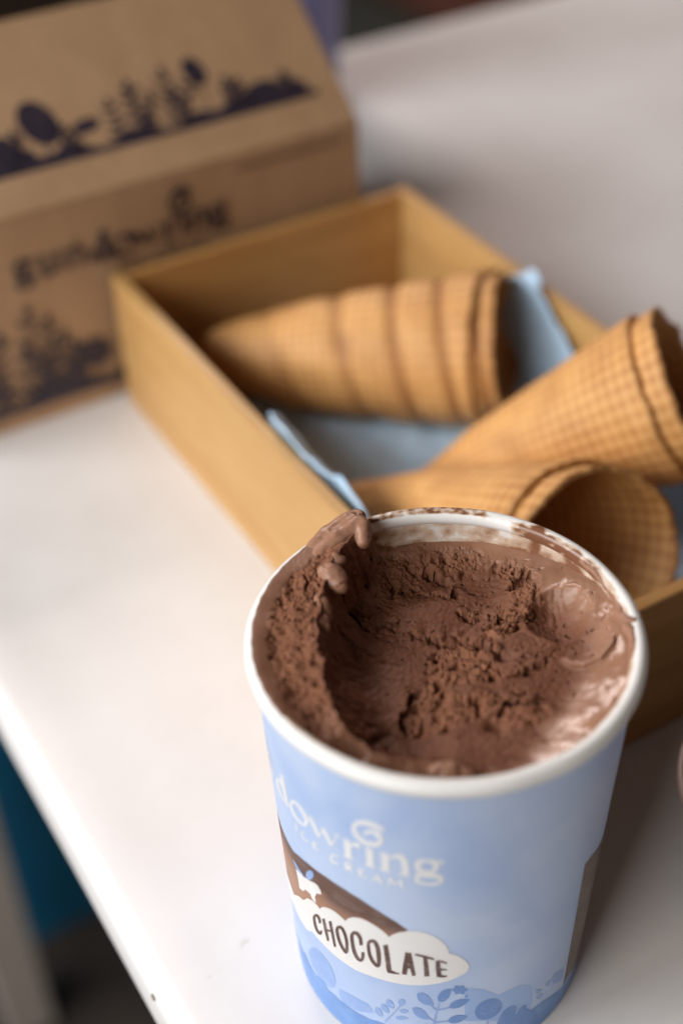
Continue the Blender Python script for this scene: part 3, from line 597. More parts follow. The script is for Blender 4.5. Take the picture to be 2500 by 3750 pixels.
 'brand': [[[[[-1.134,-0.535],[-1.132,-0.555],[-1.129,-0.582],[-1.125,-0.613],[-1.121,-0.643],[-1.115,-0.671],[-1.108,-0.701],[-1.102,-0.727],[-1.097,-0.745]],[[-1.086,-0.482],[-1.084,-0.501],[-1.081,-0.529],[-1.077,-0.56],[-1.074,-0.59],[-1.072,-0.622],[-1.069,-0.656],[-1.067,-0.687],[-1.065,-0.709]]],[[[-1.146,-0.537],[-1.14,-0.535],[-1.132,-0.532],[-1.124,-0.53],[-1.118,-0.529]],[[-1.128,-0.513],[-1.123,-0.511],[-1.115,-0.51],[-1.107,-0.508],[-1.102,-0.507]]],[[[-1.114,-0.594],[-1.117,-0.591],[-1.123,-0.588],[-1.13,-0.585],[-1.136,-0.583],[-1.142,-0.582],[-1.149,-0.581],[-1.157,-0.582],[-1.171,-0.591],[-1.198,-0.621],[-1.215,-0.646],[-1.227,-0.666],[-1.232,-0.682],[-1.23,-0.692],[-1.224,-0.7],[-1.215,-0.707],[-1.207,-0.713],[-1.197,-0.718],[-1.186,-0.723],[-1.175,-0.728],[-1.165,-0.731],[-1.153,-0.733],[-1.141,-0.734],[-1.131,-0.734],[-1.123,-0.734]],[[-1.133,-0.617],[-1.138,-0.616],[-1.145,-0.614],[-1.153,-0.613],[-1.161,-0.614],[-1.169,-0.616],[-1.178,-0.618],[-1.187,-0.622],[-1.187,-0.623],[-1.177,-0.612],[-1.177,-0.613],[-1.181,-0.62],[-1.183,-0.628],[-1.181,-0.637],[-1.177,-0.647],[-1.171,-0.655],[-1.164,-0.664],[-1.158,-0.672],[-1.151,-0.68],[-1.143,-0.688],[-1.135,-0.694],[-1.127,-0.7],[-1.118,-0.704],[-1.11,-0.708],[-1.105,-0.711]]]],[[[[-1.024,-0.619],[-1.03,-0.628],[-1.038,-0.645],[-1.048,-0.666],[-1.054,-0.685],[-1.053,-0.699],[-1.048,-0.711],[-1.042,-0.722],[-1.033,-0.73],[-1.023,-0.737],[-1.011,-0.742],[-0.999,-0.745],[-0.986,-0.747],[-0.974,-0.747],[-0.961,-0.744],[-0.949,-0.741],[-0.938,-0.737],[-0.927,-0.732],[-0.916,-0.725],[-0.902,-0.714],[-0.888,-0.695],[-0.879,-0.677],[-0.873,-0.66],[-0.87,-0.644],[-0.87,-0.628],[-0.875,-0.615],[-0.882,-0.602],[-0.89,-0.591],[-0.899,-0.581],[-0.909,-0.575],[-0.919,-0.571],[-0.93,-0.569],[-0.943,-0.57],[-0.957,-0.573],[-0.974,-0.579],[-0.989,-0.587],[-1.0,-0.592]],[[-0.995,-0.602],[-1.001,-0.613],[-1.008,-0.625],[-1.014,-0.637],[-1.017,-0.647],[-1.017,-0.659],[-1.015,-0.672],[-1.011,-0.683],[-1.005,-0.694],[-0.997,-0.701],[-0.987,-0.708],[-0.976,-0.712],[-0.965,-0.715],[-0.954,-0.715],[-0.943,-0.713],[-0.932,-0.71],[-0.923,-0.706],[-0.914,-0.701],[-0.906,-0.695],[-0.903,-0.692],[-0.904,-0.694],[-0.903,-0.691],[-0.901,-0.683],[-0.9,-0.673],[-0.901,-0.664],[-0.905,-0.652],[-0.911,-0.64],[-0.919,-0.629],[-0.927,-0.62],[-0.935,-0.612],[-0.943,-0.607],[-0.952,-0.603],[-0.962,-0.602],[-0.976,-0.606],[-0.992,-0.613],[-1.008,-0.622],[-1.02,-0.629]]]],[[[[-0.866,-0.618],[-0.861,-0.625],[-0.854,-0.633],[-0.845,-0.644],[-0.837,-0.656],[-0.828,-0.67],[-0.818,-0.687],[-0.809,-0.704],[-0.802,-0.715]],[[-0.839,-0.581],[-0.834,-0.587],[-0.826,-0.596],[-0.817,-0.606],[-0.809,-0.619],[-0.801,-0.636],[-0.793,-0.656],[-0.787,-0.675],[-0.782,-0.689]]],[[[-0.79,-0.704],[-0.785,-0.694],[-0.779,-0.681],[-0.772,-0.667],[-0.765,-0.654],[-0.759,-0.641],[-0.754,-0.628],[-0.749,-0.616],[-0.745,-0.609]],[[-0.799,-0.704],[-0.795,-0.695],[-0.788,-0.681],[-0.781,-0.667],[-0.775,-0.654],[-0.769,-0.642],[-0.764,-0.629],[-0.759,-0.618],[-0.755,-0.61]]],[[[-0.767,-0.622],[-0.762,-0.63],[-0.754,-0.642],[-0.746,-0.655],[-0.739,-0.668],[-0.731,-0.681],[-0.724,-0.695],[-0.717,-0.708],[-0.712,-0.717]],[[-0.743,-0.59],[-0.738,-0.598],[-0.73,-0.609],[-0.722,-0.622],[-0.714,-0.636],[-0.708,-0.651],[-0.702,-0.668],[-0.697,-0.683],[-0.694,-0.694]]],[[[-0.699,-0.703],[-0.694,-0.691],[-0.687,-0.674],[-0.68,-0.655],[-0.673,-0.638],[-0.666,-0.622],[-0.659,-0.605],[-0.653,-0.59],[-0.648,-0.579]],[[-0.709,-0.704],[-0.704,-0.692],[-0.697,-0.675],[-0.69,-0.656],[-0.683,-0.638],[-0.675,-0.621],[-0.668,-0.604],[-0.661,-0.589],[-0.657,-0.578]]],[[[-0.873,-0.6],[-0.865,-0.6],[-0.854,-0.6],[-0.843,-0.6],[-0.835,-0.6]],[[-0.864,-0.584],[-0.856,-0.584],[-0.845,-0.584],[-0.834,-0.585],[-0.827,-0.585]]],[[[-0.77,-0.616],[-0.765,-0.614],[-0.756,-0.612],[-0.748,-0.609],[-0.743,-0.608]],[[-0.765,-0.602],[-0.759,-0.601],[-0.751,-0.598],[-0.743,-0.596],[-0.738,-0.594]]],[[[-0.68,-0.597],[-0.671,-0.594],[-0.658,-0.59],[-0.646,-0.587],[-0.637,-0.585]],[[-0.676,-0.584],[-0.667,-0.582],[-0.655,-0.578],[-0.642,-0.575],[-0.634,-0.572]]]],[[[[-0.615,-0.603],[-0.615,-0.629],[-0.615,-0.669],[-0.614,-0.708],[-0.614,-0.736]],[[-0.572,-0.569],[-0.572,-0.595],[-0.572,-0.634],[-0.571,-0.674],[-0.571,-0.701]]],[[[-0.626,-0.738],[-0.613,-0.735],[-0.594,-0.731],[-0.575,-0.727],[-0.562,-0.725]],[[-0.62,-0.719],[-0.607,-0.716],[-0.588,-0.712],[-0.57,-0.709],[-0.557,-0.707]]],[[[-0.622,-0.597],[-0.616,-0.596],[-0.607,-0.594],[-0.598,-0.593],[-0.592,-0.592]],[[-0.616,-0.577],[-0.61,-0.576],[-0.601,-0.574],[-0.592,-0.573],[-0.586,-0.572]]],[[[-0.576,-0.626],[-0.57,-0.62],[-0.563,-0.612],[-0.555,-0.604],[-0.55,-0.599],[-0.547,-0.598],[-0.545,-0.598],[-0.543,-0.598],[-0.541,-0.599],[-0.537,-0.599],[-0.532,-0.601],[-0.527,-0.603],[-0.523,-0.605]],[[-0.581,-0.617],[-0.576,-0.609],[-0.57,-0.598],[-0.562,-0.586],[-0.555,-0.575],[-0.547,-0.568],[-0.54,-0.563],[-0.533,-0.561],[-0.527,-0.56],[-0.521,-0.563],[-0.515,-0.567],[-0.511,-0.572],[-0.508,-0.575]]]],[[[[-0.482,-0.586],[-0.482,-0.614],[-0.483,-0.655],[-0.483,-0.696],[-0.483,-0.725]],[[-0.442,-0.562],[-0.442,-0.59],[-0.442,-0.63],[-0.442,-0.671],[-0.442,-0.7]]],[[[-0.496,-0.724],[-0.484,-0.722],[-0.466,-0.72],[-0.448,-0.719],[-0.436,-0.718]],[[-0.492,-0.706],[-0.48,-0.705],[-0.462,-0.703],[-0.444,-0.701],[-0.432,-0.701]]],[[[-0.49,-0.586],[-0.485,-0.585],[-0.477,-0.584],[-0.469,-0.584],[-0.464,-0.583]],[[-0.486,-0.567],[-0.481,-0.566],[-0.473,-0.566],[-0.465,-0.565],[-0.46,-0.565]]]],[[[[-0.398,-0.581],[-0.398,-0.607],[-0.397,-0.647],[-0.396,-0.686],[-0.396,-0.714]],[[-0.358,-0.559],[-0.357,-0.586],[-0.357,-0.625],[-0.356,-0.664],[-0.355,-0.692]]],[[[-0.409,-0.718],[-0.397,-0.718],[-0.379,-0.717],[-0.362,-0.718],[-0.35,-0.718]],[[-0.405,-0.701],[-0.393,-0.7],[-0.376,-0.7],[-0.358,-0.701],[-0.347,-0.701]]],[[[-0.405,-0.583],[-0.399,-0.583],[-0.392,-0.583],[-0.384,-0.583],[-0.379,-0.583]],[[-0.401,-0.564],[-0.396,-0.564],[-0.388,-0.565],[-0.38,-0.565],[-0.375,-0.565]]],[[[-0.359,-0.614],[-0.352,-0.607],[-0.341,-0.597],[-0.331,-0.588],[-0.322,-0.583],[-0.314,-0.582],[-0.307,-0.583],[-0.301,-0.585],[-0.298,-0.59],[-0.295,-0.595],[-0.293,-0.602],[-0.292,-0.612],[-0.29,-0.625],[-0.289,-0.643],[-0.288,-0.667],[-0.287,-0.69],[-0.287,-0.707]],[[-0.363,-0.605],[-0.356,-0.595],[-0.347,-0.581],[-0.336,-0.567],[-0.324,-0.555],[-0.313,-0.548],[-0.302,-0.544],[-0.29,-0.543],[-0.28,-0.547],[-0.271,-0.556],[-0.264,-0.569],[-0.258,-0.584],[-0.254,-0.602],[-0.252,-0.626],[-0.251,-0.652],[-0.25,-0.676],[-0.25,-0.693]]],[[[-0.307,-0.717],[-0.294,-0.716],[-0.276,-0.716],[-0.258,-0.717],[-0.245,-0.717]],[[-0.305,-0.7],[-0.292,-0.7],[-0.274,-0.7],[-0.256,-0.7],[-0.243,-0.701]]]],[[[[-0.162,-0.552],[-0.17,-0.552],[-0.182,-0.554],[-0.195,-0.559],[-0.208,-0.567],[-0.217,-0.583],[-0.222,-0.602],[-0.223,-0.62],[-0.22,-0.636],[-0.212,-0.647],[-0.203,-0.656],[-0.192,-0.662],[-0.181,-0.665],[-0.169,-0.668],[-0.155,-0.668],[-0.142,-0.666],[-0.131,-0.662],[-0.119,-0.655],[-0.11,-0.645],[-0.101,-0.632],[-0.095,-0.616],[-0.096,-0.596],[-0.1,-0.579],[-0.106,-0.564],[-0.115,-0.552],[-0.128,-0.548],[-0.14,-0.548],[-0.152,-0.549],[-0.159,-0.551]],[[-0.159,-0.574],[-0.167,-0.58],[-0.178,-0.588],[-0.189,-0.596],[-0.193,-0.603],[-0.192,-0.603],[-0.192,-0.604],[-0.191,-0.605],[-0.191,-0.607],[-0.19,-0.614],[-0.187,-0.623],[-0.181,-0.632],[-0.175,-0.64],[-0.166,-0.642],[-0.155,-0.642],[-0.144,-0.64],[-0.135,-0.637],[-0.131,-0.629],[-0.127,-0.62],[-0.126,-0.611],[-0.127,-0.607],[-0.126,-0.606],[-0.127,-0.601],[-0.128,-0.596],[-0.13,-0.593],[-0.135,-0.587],[-0.144,-0.582],[-0.154,-0.578],[-0.162,-0.574]]],[[[-0.114,-0.587],[-0.11,-0.585],[-0.104,-0.583],[-0.098,-0.58],[-0.092,-0.579],[-0.087,-0.578],[-0.081,-0.578],[-0.076,-0.578],[-0.071,-0.578]],[[-0.118,-0.571],[-0.114,-0.567],[-0.108,-0.563],[-0.102,-0.558],[-0.095,-0.554],[-0.089,-0.552],[-0.082,-0.551],[-0.076,-0.55],[-0.072,-0.55]]],[[[-0.2,-0.646],[-0.204,-0.651],[-0.209,-0.659],[-0.214,-0.669],[-0.217,-0.684],[-0.211,-0.696],[-0.205,-0.701],[-0.199,-0.704],[-0.195,-0.707]],[[-0.192,-0.659],[-0.195,-0.665],[-0.199,-0.672],[-0.202,-0.679],[-0.202,-0.677],[-0.202,-0.676],[-0.198,-0.679],[-0.192,-0.682],[-0.188,-0.684]]],[[[-0.196,-0.708],[-0.185,-0.707],[-0.17,-0.706],[-0.153,-0.705],[-0.138,-0.705],[-0.125,-0.705],[-0.112,-0.707],[-0.102,-0.709],[-0.096,-0.712],[-0.093,-0.713],[-0.092,-0.714],[-0.091,-0.715],[-0.091,-0.716],[-0.094,-0.722],[-0.101,-0.73],[-0.11,-0.737],[-0.12,-0.743],[-0.13,-0.746],[-0.143,-0.747],[-0.155,-0.747],[-0.167,-0.746],[-0.179,-0.741],[-0.191,-0.736],[-0.2,-0.729],[-0.202,-0.726],[-0.201,-0.729],[-0.198,-0.72],[-0.191,-0.708],[-0.187,-0.699]],[[-0.196,-0.67],[-0.185,-0.667],[-0.169,-0.664],[-0.152,-0.662],[-0.136,-0.661],[-0.122,-0.662],[-0.108,-0.664],[-0.095,-0.668],[-0.084,-0.675],[-0.075,-0.687],[-0.071,-0.703],[-0.071,-0.721],[-0.075,-0.736],[-0.084,-0.746],[-0.094,-0.755],[-0.105,-0.762],[-0.117,-0.766],[-0.13,-0.769],[-0.143,-0.771],[-0.157,-0.771],[-0.17,-0.769],[-0.183,-0.768],[-0.198,-0.765],[-0.211,-0.759],[-0.222,-0.747],[-0.222,-0.722],[-0.216,-0.702],[-0.209,-0.688],[-0.205,-0.679]]]]],
 'swirl': [[[[-0.371,-0.372],[-0.377,-0.367],[-0.386,-0.36],[-0.397,-0.353],[-0.408,-0.347],[-0.421,-0.345],[-0.435,-0.343],[-0.449,-0.343],[-0.463,-0.345],[-0.477,-0.349],[-0.491,-0.355],[-0.506,-0.363],[-0.519,-0.373],[-0.532,-0.388],[-0.542,-0.404],[-0.551,-0.422],[-0.557,-0.441],[-0.56,-0.459],[-0.559,-0.476],[-0.556,-0.49],[-0.552,-0.503],[-0.546,-0.514],[-0.538,-0.524],[-0.529,-0.532],[-0.52,-0.539],[-0.51,-0.544],[-0.499,-0.548],[-0.487,-0.551],[-0.474,-0.552],[-0.461,-0.55],[-0.446,-0.547],[-0.432,-0.542],[-0.418,-0.536],[-0.407,-0.525],[-0.397,-0.511],[-0.389,-0.495],[-0.384,-0.477],[-0.383,-0.46],[-0.385,-0.444],[-0.389,-0.429],[-0.396,-0.418],[-0.404,-0.41],[-0.414,-0.405],[-0.424,-0.403],[-0.435,-0.404],[-0.446,-0.407],[-0.458,-0.414],[-0.469,-0.422],[-0.479,-0.431],[-0.487,-0.445],[-0.491,-0.457],[-0.493,-0.466],[-0.493,-0.47]],[[-0.382,-0.4],[-0.389,-0.398],[-0.399,-0.395],[-0.41,-0.392],[-0.422,-0.391],[-0.433,-0.389],[-0.446,-0.387],[-0.459,-0.387],[-0.471,-0.389],[-0.483,-0.392],[-0.495,-0.396],[-0.506,-0.402],[-0.514,-0.408],[-0.52,-0.414],[-0.525,-0.421],[-0.529,-0.429],[-0.531,-0.435],[-0.532,-0.442],[-0.532,-0.452],[-0.53,-0.462],[-0.527,-0.471],[-0.522,-0.479],[-0.516,-0.487],[-0.509,-0.494],[-0.501,-0.5],[-0.493,-0.504],[-0.483,-0.507],[-0.474,-0.508],[-0.464,-0.509],[-0.453,-0.507],[-0.44,-0.504],[-0.429,-0.5],[-0.421,-0.495],[-0.417,-0.491],[-0.414,-0.487],[-0.412,-0.483],[-0.411,-0.481],[-0.411,-0.475],[-0.411,-0.466],[-0.413,-0.457],[-0.415,-0.45],[-0.42,-0.445],[-0.426,-0.441],[-0.434,-0.439],[-0.441,-0.439],[-0.449,-0.441],[-0.458,-0.446],[-0.466,-0.451],[-0.471,-0.456],[-0.473,-0.457],[-0.474,-0.46],[-0.476,-0.465],[-0.479,-0.47]]]],
 'small': [[[[[-1.011,-0.796],[-1.012,-0.81],[-1.014,-0.83],[-1.015,-0.85],[-1.016,-0.864]],[[-0.993,-0.776],[-0.994,-0.79],[-0.995,-0.81],[-0.996,-0.83],[-0.997,-0.844]]]],[[[[-0.916,-0.776],[-0.92,-0.778],[-0.928,-0.781],[-0.936,-0.787],[-0.947,-0.797],[-0.955,-0.811],[-0.959,-0.821],[-0.96,-0.831],[-0.96,-0.838],[-0.959,-0.845],[-0.956,-0.852],[-0.952,-0.858],[-0.945,-0.86],[-0.936,-0.86],[-0.924,-0.856],[-0.913,-0.852],[-0.903,-0.848],[-0.895,-0.84],[-0.889,-0.83],[-0.887,-0.824],[-0.887,-0.821]],[[-0.921,-0.788],[-0.926,-0.791],[-0.934,-0.796],[-0.941,-0.801],[-0.943,-0.803],[-0.942,-0.802],[-0.943,-0.807],[-0.944,-0.813],[-0.943,-0.819],[-0.942,-0.826],[-0.94,-0.832],[-0.937,-0.837],[-0.932,-0.84],[-0.925,-0.841],[-0.914,-0.839],[-0.904,-0.836],[-0.898,-0.833],[-0.897,-0.833],[-0.898,-0.834],[-0.896,-0.83],[-0.895,-0.827]]]],[[[[-0.857,-0.799],[-0.857,-0.81],[-0.856,-0.827],[-0.856,-0.843],[-0.856,-0.854]],[[-0.838,-0.779],[-0.838,-0.79],[-0.837,-0.806],[-0.837,-0.823],[-0.836,-0.834]]],[[[-0.851,-0.798],[-0.844,-0.796],[-0.835,-0.792],[-0.825,-0.789],[-0.819,-0.787]],[[-0.845,-0.785],[-0.839,-0.783],[-0.829,-0.78],[-0.82,-0.776],[-0.814,-0.774]]],[[[-0.849,-0.824],[-0.843,-0.822],[-0.835,-0.819],[-0.827,-0.816],[-0.822,-0.814]],[[-0.843,-0.811],[-0.838,-0.809],[-0.83,-0.806],[-0.822,-0.803],[-0.817,-0.802]]],[[[-0.849,-0.849],[-0.841,-0.845],[-0.83,-0.841],[-0.818,-0.836],[-0.81,-0.833]],[[-0.844,-0.836],[-0.836,-0.833],[-0.824,-0.828],[-0.813,-0.824],[-0.805,-0.821]]]],[[[[-0.663,-0.76],[-0.669,-0.76],[-0.678,-0.761],[-0.689,-0.763],[-0.699,-0.769],[-0.709,-0.78],[-0.716,-0.794],[-0.721,-0.808],[-0.724,-0.82],[-0.724,-0.831],[-0.722,-0.841],[-0.717,-0.849],[-0.71,-0.853],[-0.699,-0.85],[-0.686,-0.844],[-0.674,-0.837],[-0.666,-0.832]],[[-0.668,-0.774],[-0.675,-0.776],[-0.684,-0.778],[-0.694,-0.78],[-0.699,-0.784],[-0.702,-0.788],[-0.704,-0.794],[-0.706,-0.801],[-0.707,-0.807],[-0.707,-0.813],[-0.706,-0.821],[-0.703,-0.827],[-0.699,-0.83],[-0.692,-0.83],[-0.681,-0.826],[-0.67,-0.821],[-0.663,-0.818]]]],[[[[-0.624,-0.782],[-0.623,-0.795],[-0.622,-0.814],[-0.622,-0.834],[-0.621,-0.847]],[[-0.606,-0.766],[-0.606,-0.779],[-0.605,-0.798],[-0.604,-0.818],[-0.603,-0.831]]],[[[-0.617,-0.782],[-0.61,-0.779],[-0.601,-0.776],[-0.592,-0.774],[-0.587,-0.774],[-0.586,-0.778],[-0.586,-0.784],[-0.587,-0.791],[-0.587,-0.793],[-0.589,-0.795],[-0.597,-0.797],[-0.604,-0.799],[-0.61,-0.801]],[[-0.613,-0.766],[-0.607,-0.764],[-0.597,-0.761],[-0.587,-0.758],[-0.579,-0.759],[-0.576,-0.767],[-0.575,-0.778],[-0.577,-0.789],[-0.583,-0.802],[-0.591,-0.809],[-0.6,-0.813],[-0.608,-0.815],[-0.614,-0.817]]],[[[-0.605,-0.816],[-0.6,-0.822],[-0.592,-0.83],[-0.585,-0.838],[-0.579,-0.843]],[[-0.596,-0.8],[-0.59,-0.806],[-0.583,-0.814],[-0.575,-0.822],[-0.57,-0.827]]]],[[[[-0.54,-0.783],[-0.539,-0.794],[-0.538,-0.81],[-0.537,-0.827],[-0.536,-0.838]],[[-0.524,-0.77],[-0.524,-0.781],[-0.523,-0.798],[-0.522,-0.814],[-0.521,-0.825]]],[[[-0.533,-0.784],[-0.526,-0.783],[-0.515,-0.781],[-0.505,-0.779],[-0.498,-0.778]],[[-0.53,-0.771],[-0.523,-0.769],[-0.512,-0.768],[-0.502,-0.766],[-0.495,-0.765]]],[[[-0.531,-0.809],[-0.526,-0.808],[-0.518,-0.806],[-0.51,-0.804],[-0.505,-0.803]],[[-0.528,-0.796],[-0.523,-0.795],[-0.515,-0.793],[-0.507,-0.791],[-0.502,-0.79]]],[[[-0.53,-0.839],[-0.522,-0.838],[-0.51,-0.836],[-0.499,-0.835],[-0.491,-0.835]],[[-0.527,-0.825],[-0.519,-0.824],[-0.507,-0.823],[-0.495,-0.822],[-0.487,-0.822]]]],[[[[-0.456,-0.836],[-0.45,-0.823],[-0.441,-0.804],[-0.432,-0.785],[-0.426,-0.772]],[[-0.461,-0.832],[-0.455,-0.819],[-0.446,-0.8],[-0.437,-0.781],[-0.431,-0.768]]],[[[-0.437,-0.778],[-0.431,-0.791],[-0.422,-0.809],[-0.412,-0.828],[-0.406,-0.841]],[[-0.425,-0.76],[-0.419,-0.773],[-0.409,-0.792],[-0.4,-0.811],[-0.394,-0.824]]],[[[-0.446,-0.823],[-0.44,-0.821],[-0.43,-0.819],[-0.421,-0.816],[-0.415,-0.815]],[[-0.445,-0.812],[-0.438,-0.81],[-0.429,-0.808],[-0.42,-0.805],[-0.413,-0.804]]]],[[[[-0.358,-0.831],[-0.357,-0.817],[-0.354,-0.797],[-0.352,-0.777],[-0.35,-0.763]],[[-0.367,-0.833],[-0.365,-0.819],[-0.363,-0.798],[-0.36,-0.778],[-0.359,-0.764]]],[[[-0.363,-0.774],[-0.357,-0.783],[-0.347,-0.796],[-0.338,-0.81],[-0.332,-0.819]],[[-0.352,-0.756],[-0.346,-0.765],[-0.337,-0.778],[-0.328,-0.792],[-0.321,-0.801]]],[[[-0.324,-0.814],[-0.318,-0.803],[-0.308,-0.788],[-0.298,-0.772],[-0.292,-0.762]],[[-0.329,-0.806],[-0.322,-0.796],[-0.313,-0.78],[-0.303,-0.765],[-0.297,-0.754]]],[[[-0.304,-0.761],[-0.303,-0.775],[-0.3,-0.795],[-0.298,-0.815],[-0.297,-0.829]],[[-0.29,-0.752],[-0.289,-0.766],[-0.286,-0.786],[-0.284,-0.806],[-0.283,-0.82]]]]],
 'sprig_pale': [[[-0.487,-2.076],[-0.492,-2.105],[-0.491,-2.121],[-0.487,-2.133],[-0.481,-2.142],[-0.473,-2.147],[-0.463,-2.15],[-0.453,-2.15],[-0.44,-2.147],[-0.439,-2.127],[-0.44,-2.109],[-0.443,-2.094],[-0.447,-2.082],[-0.452,-2.072],[-0.46,-2.067],[-0.47,-2.066]],[[-0.444,-2.011],[-0.448,-2.039],[-0.446,-2.056],[-0.441,-2.068],[-0.434,-2.076],[-0.426,-2.081],[-0.416,-2.084],[-0.406,-2.085],[-0.393,-2.083],[-0.393,-2.062],[-0.395,-2.045],[-0.398,-2.03],[-0.403,-2.018],[-0.408,-2.008],[-0.416,-2.002],[-0.427,-2.001]],[[-0.406,-1.944],[-0.411,-1.972],[-0.41,-1.988],[-0.406,-2.0],[-0.4,-2.009],[-0.392,-2.014],[-0.383,-2.017],[-0.372,-2.018],[-0.36,-2.015],[-0.359,-1.995],[-0.36,-1.978],[-0.363,-1.963],[-0.367,-1.95],[-0.372,-1.941],[-0.38,-1.935],[-0.39,-1.934]],[[-0.324,-2.024],[-0.317,-2.036],[-0.31,-2.039],[-0.302,-2.039],[-0.295,-2.036],[-0.287,-2.031],[-0.28,-2.025],[-0.272,-2.016],[-0.264,-2.005],[-0.271,-1.998],[-0.279,-1.994],[-0.286,-1.992],[-0.293,-1.992],[-0.301,-1.994],[-0.308,-1.999],[-0.316,-2.007]],[[-0.353,-2.108],[-0.343,-2.117],[-0.332,-2.119],[-0.321,-2.118],[-0.31,-2.114],[-0.299,-2.108],[-0.288,-2.101],[-0.277,-2.092],[-0.266,-2.081],[-0.276,-2.076],[-0.287,-2.073],[-0.297,-2.071],[-0.308,-2.072],[-0.319,-2.075],[-0.33,-2.081],[-0.341,-2.09]],[[-0.285,-1.916],[-0.286,-1.927],[-0.29,-1.938],[-0.295,-1.948],[-0.301,-1.955],[-0.308,-1.96],[-0.315,-1.961],[-0.321,-1.958],[-0.326,-1.953],[-0.329,-1.944],[-0.33,-1.934],[-0.329,-1.923],[-0.325,-1.911],[-0.32,-1.901],[-0.314,-1.894],[-0.307,-1.889],[-0.3,-1.888],[-0.294,-1.891],[-0.289,-1.897],[-0.286,-1.905]]],
 'sprig_mid': [[[-0.212,-1.802],[-0.21,-1.842],[-0.202,-1.866],[-0.19,-1.883],[-0.177,-1.896],[-0.162,-1.904],[-0.145,-1.908],[-0.128,-1.91],[-0.108,-1.907],[-0.115,-1.876],[-0.123,-1.85],[-0.133,-1.828],[-0.144,-1.81],[-0.157,-1.796],[-0.172,-1.787],[-0.189,-1.786]],[[-0.24,-1.96],[-0.236,-1.999],[-0.227,-2.022],[-0.215,-2.038],[-0.201,-2.049],[-0.186,-2.057],[-0.169,-2.061],[-0.152,-2.063],[-0.132,-2.06],[-0.14,-2.03],[-0.149,-2.005],[-0.16,-1.984],[-0.172,-1.966],[-0.185,-1.953],[-0.2,-1.946],[-0.217,-1.945]]],
 'sprig_dark': [[[-0.082,-1.859],[-0.059,-1.864],[-0.045,-1.857],[-0.033,-1.844],[-0.024,-1.828],[-0.016,-1.808],[-0.011,-1.784],[-0.007,-1.759],[-0.006,-1.729],[-0.023,-1.731],[-0.038,-1.737],[-0.052,-1.746],[-0.064,-1.759],[-0.073,-1.775],[-0.081,-1.795],[-0.085,-1.821]],[[-0.016,-1.923],[0.006,-1.938],[0.025,-1.938],[0.042,-1.934],[0.058,-1.925],[0.073,-1.912],[0.087,-1.897],[0.1,-1.879],[0.113,-1.857],[0.092,-1.848],[0.074,-1.845],[0.056,-1.845],[0.039,-1.848],[0.023,-1.857],[0.008,-1.87],[-0.006,-1.889]],[[-0.02,-2.072],[0.001,-2.092],[0.018,-2.097],[0.035,-2.096],[0.051,-2.091],[0.066,-2.082],[0.081,-2.07],[0.095,-2.055],[0.108,-2.036],[0.089,-2.022],[0.071,-2.015],[0.053,-2.011],[0.037,-2.011],[0.021,-2.015],[0.006,-2.025],[-0.008,-2.041]],[[0.079,-1.827],[0.084,-1.831],[0.087,-1.832],[0.089,-1.831],[0.092,-1.829],[0.094,-1.826],[0.095,-1.823],[0.096,-1.818],[0.097,-1.812],[0.094,-1.81],[0.09,-1.809],[0.087,-1.809],[0.085,-1.81],[0.082,-1.811],[0.081,-1.814],[0.079,-1.819]],[[0.094,-1.755],[0.091,-1.762],[0.083,-1.766],[0.077,-1.768],[0.075,-1.773],[0.076,-1.782],[0.074,-1.79],[0.068,-1.794],[0.06,-1.792],[0.052,-1.786],[0.046,-1.783],[0.04,-1.784],[0.032,-1.788],[0.024,-1.788],[0.018,-1.783],[0.015,-1.774],[0.015,-1.765],[0.013,-1.76],[0.007,-1.755],[-0.001,-1.749],[-0.004,-1.742],[-0.001,-1.735],[0.006,-1.73],[0.012,-1.727],[0.014,-1.721],[0.014,-1.713],[0.015,-1.704],[0.021,-1.7],[0.029,-1.702],[0.037,-1.707],[0.043,-1.71],[0.049,-1.709],[0.057,-1.706],[0.065,-1.706],[0.071,-1.712],[0.073,-1.721],[0.073,-1.729],[0.076,-1.735],[0.082,-1.74],[0.09,-1.747]]],
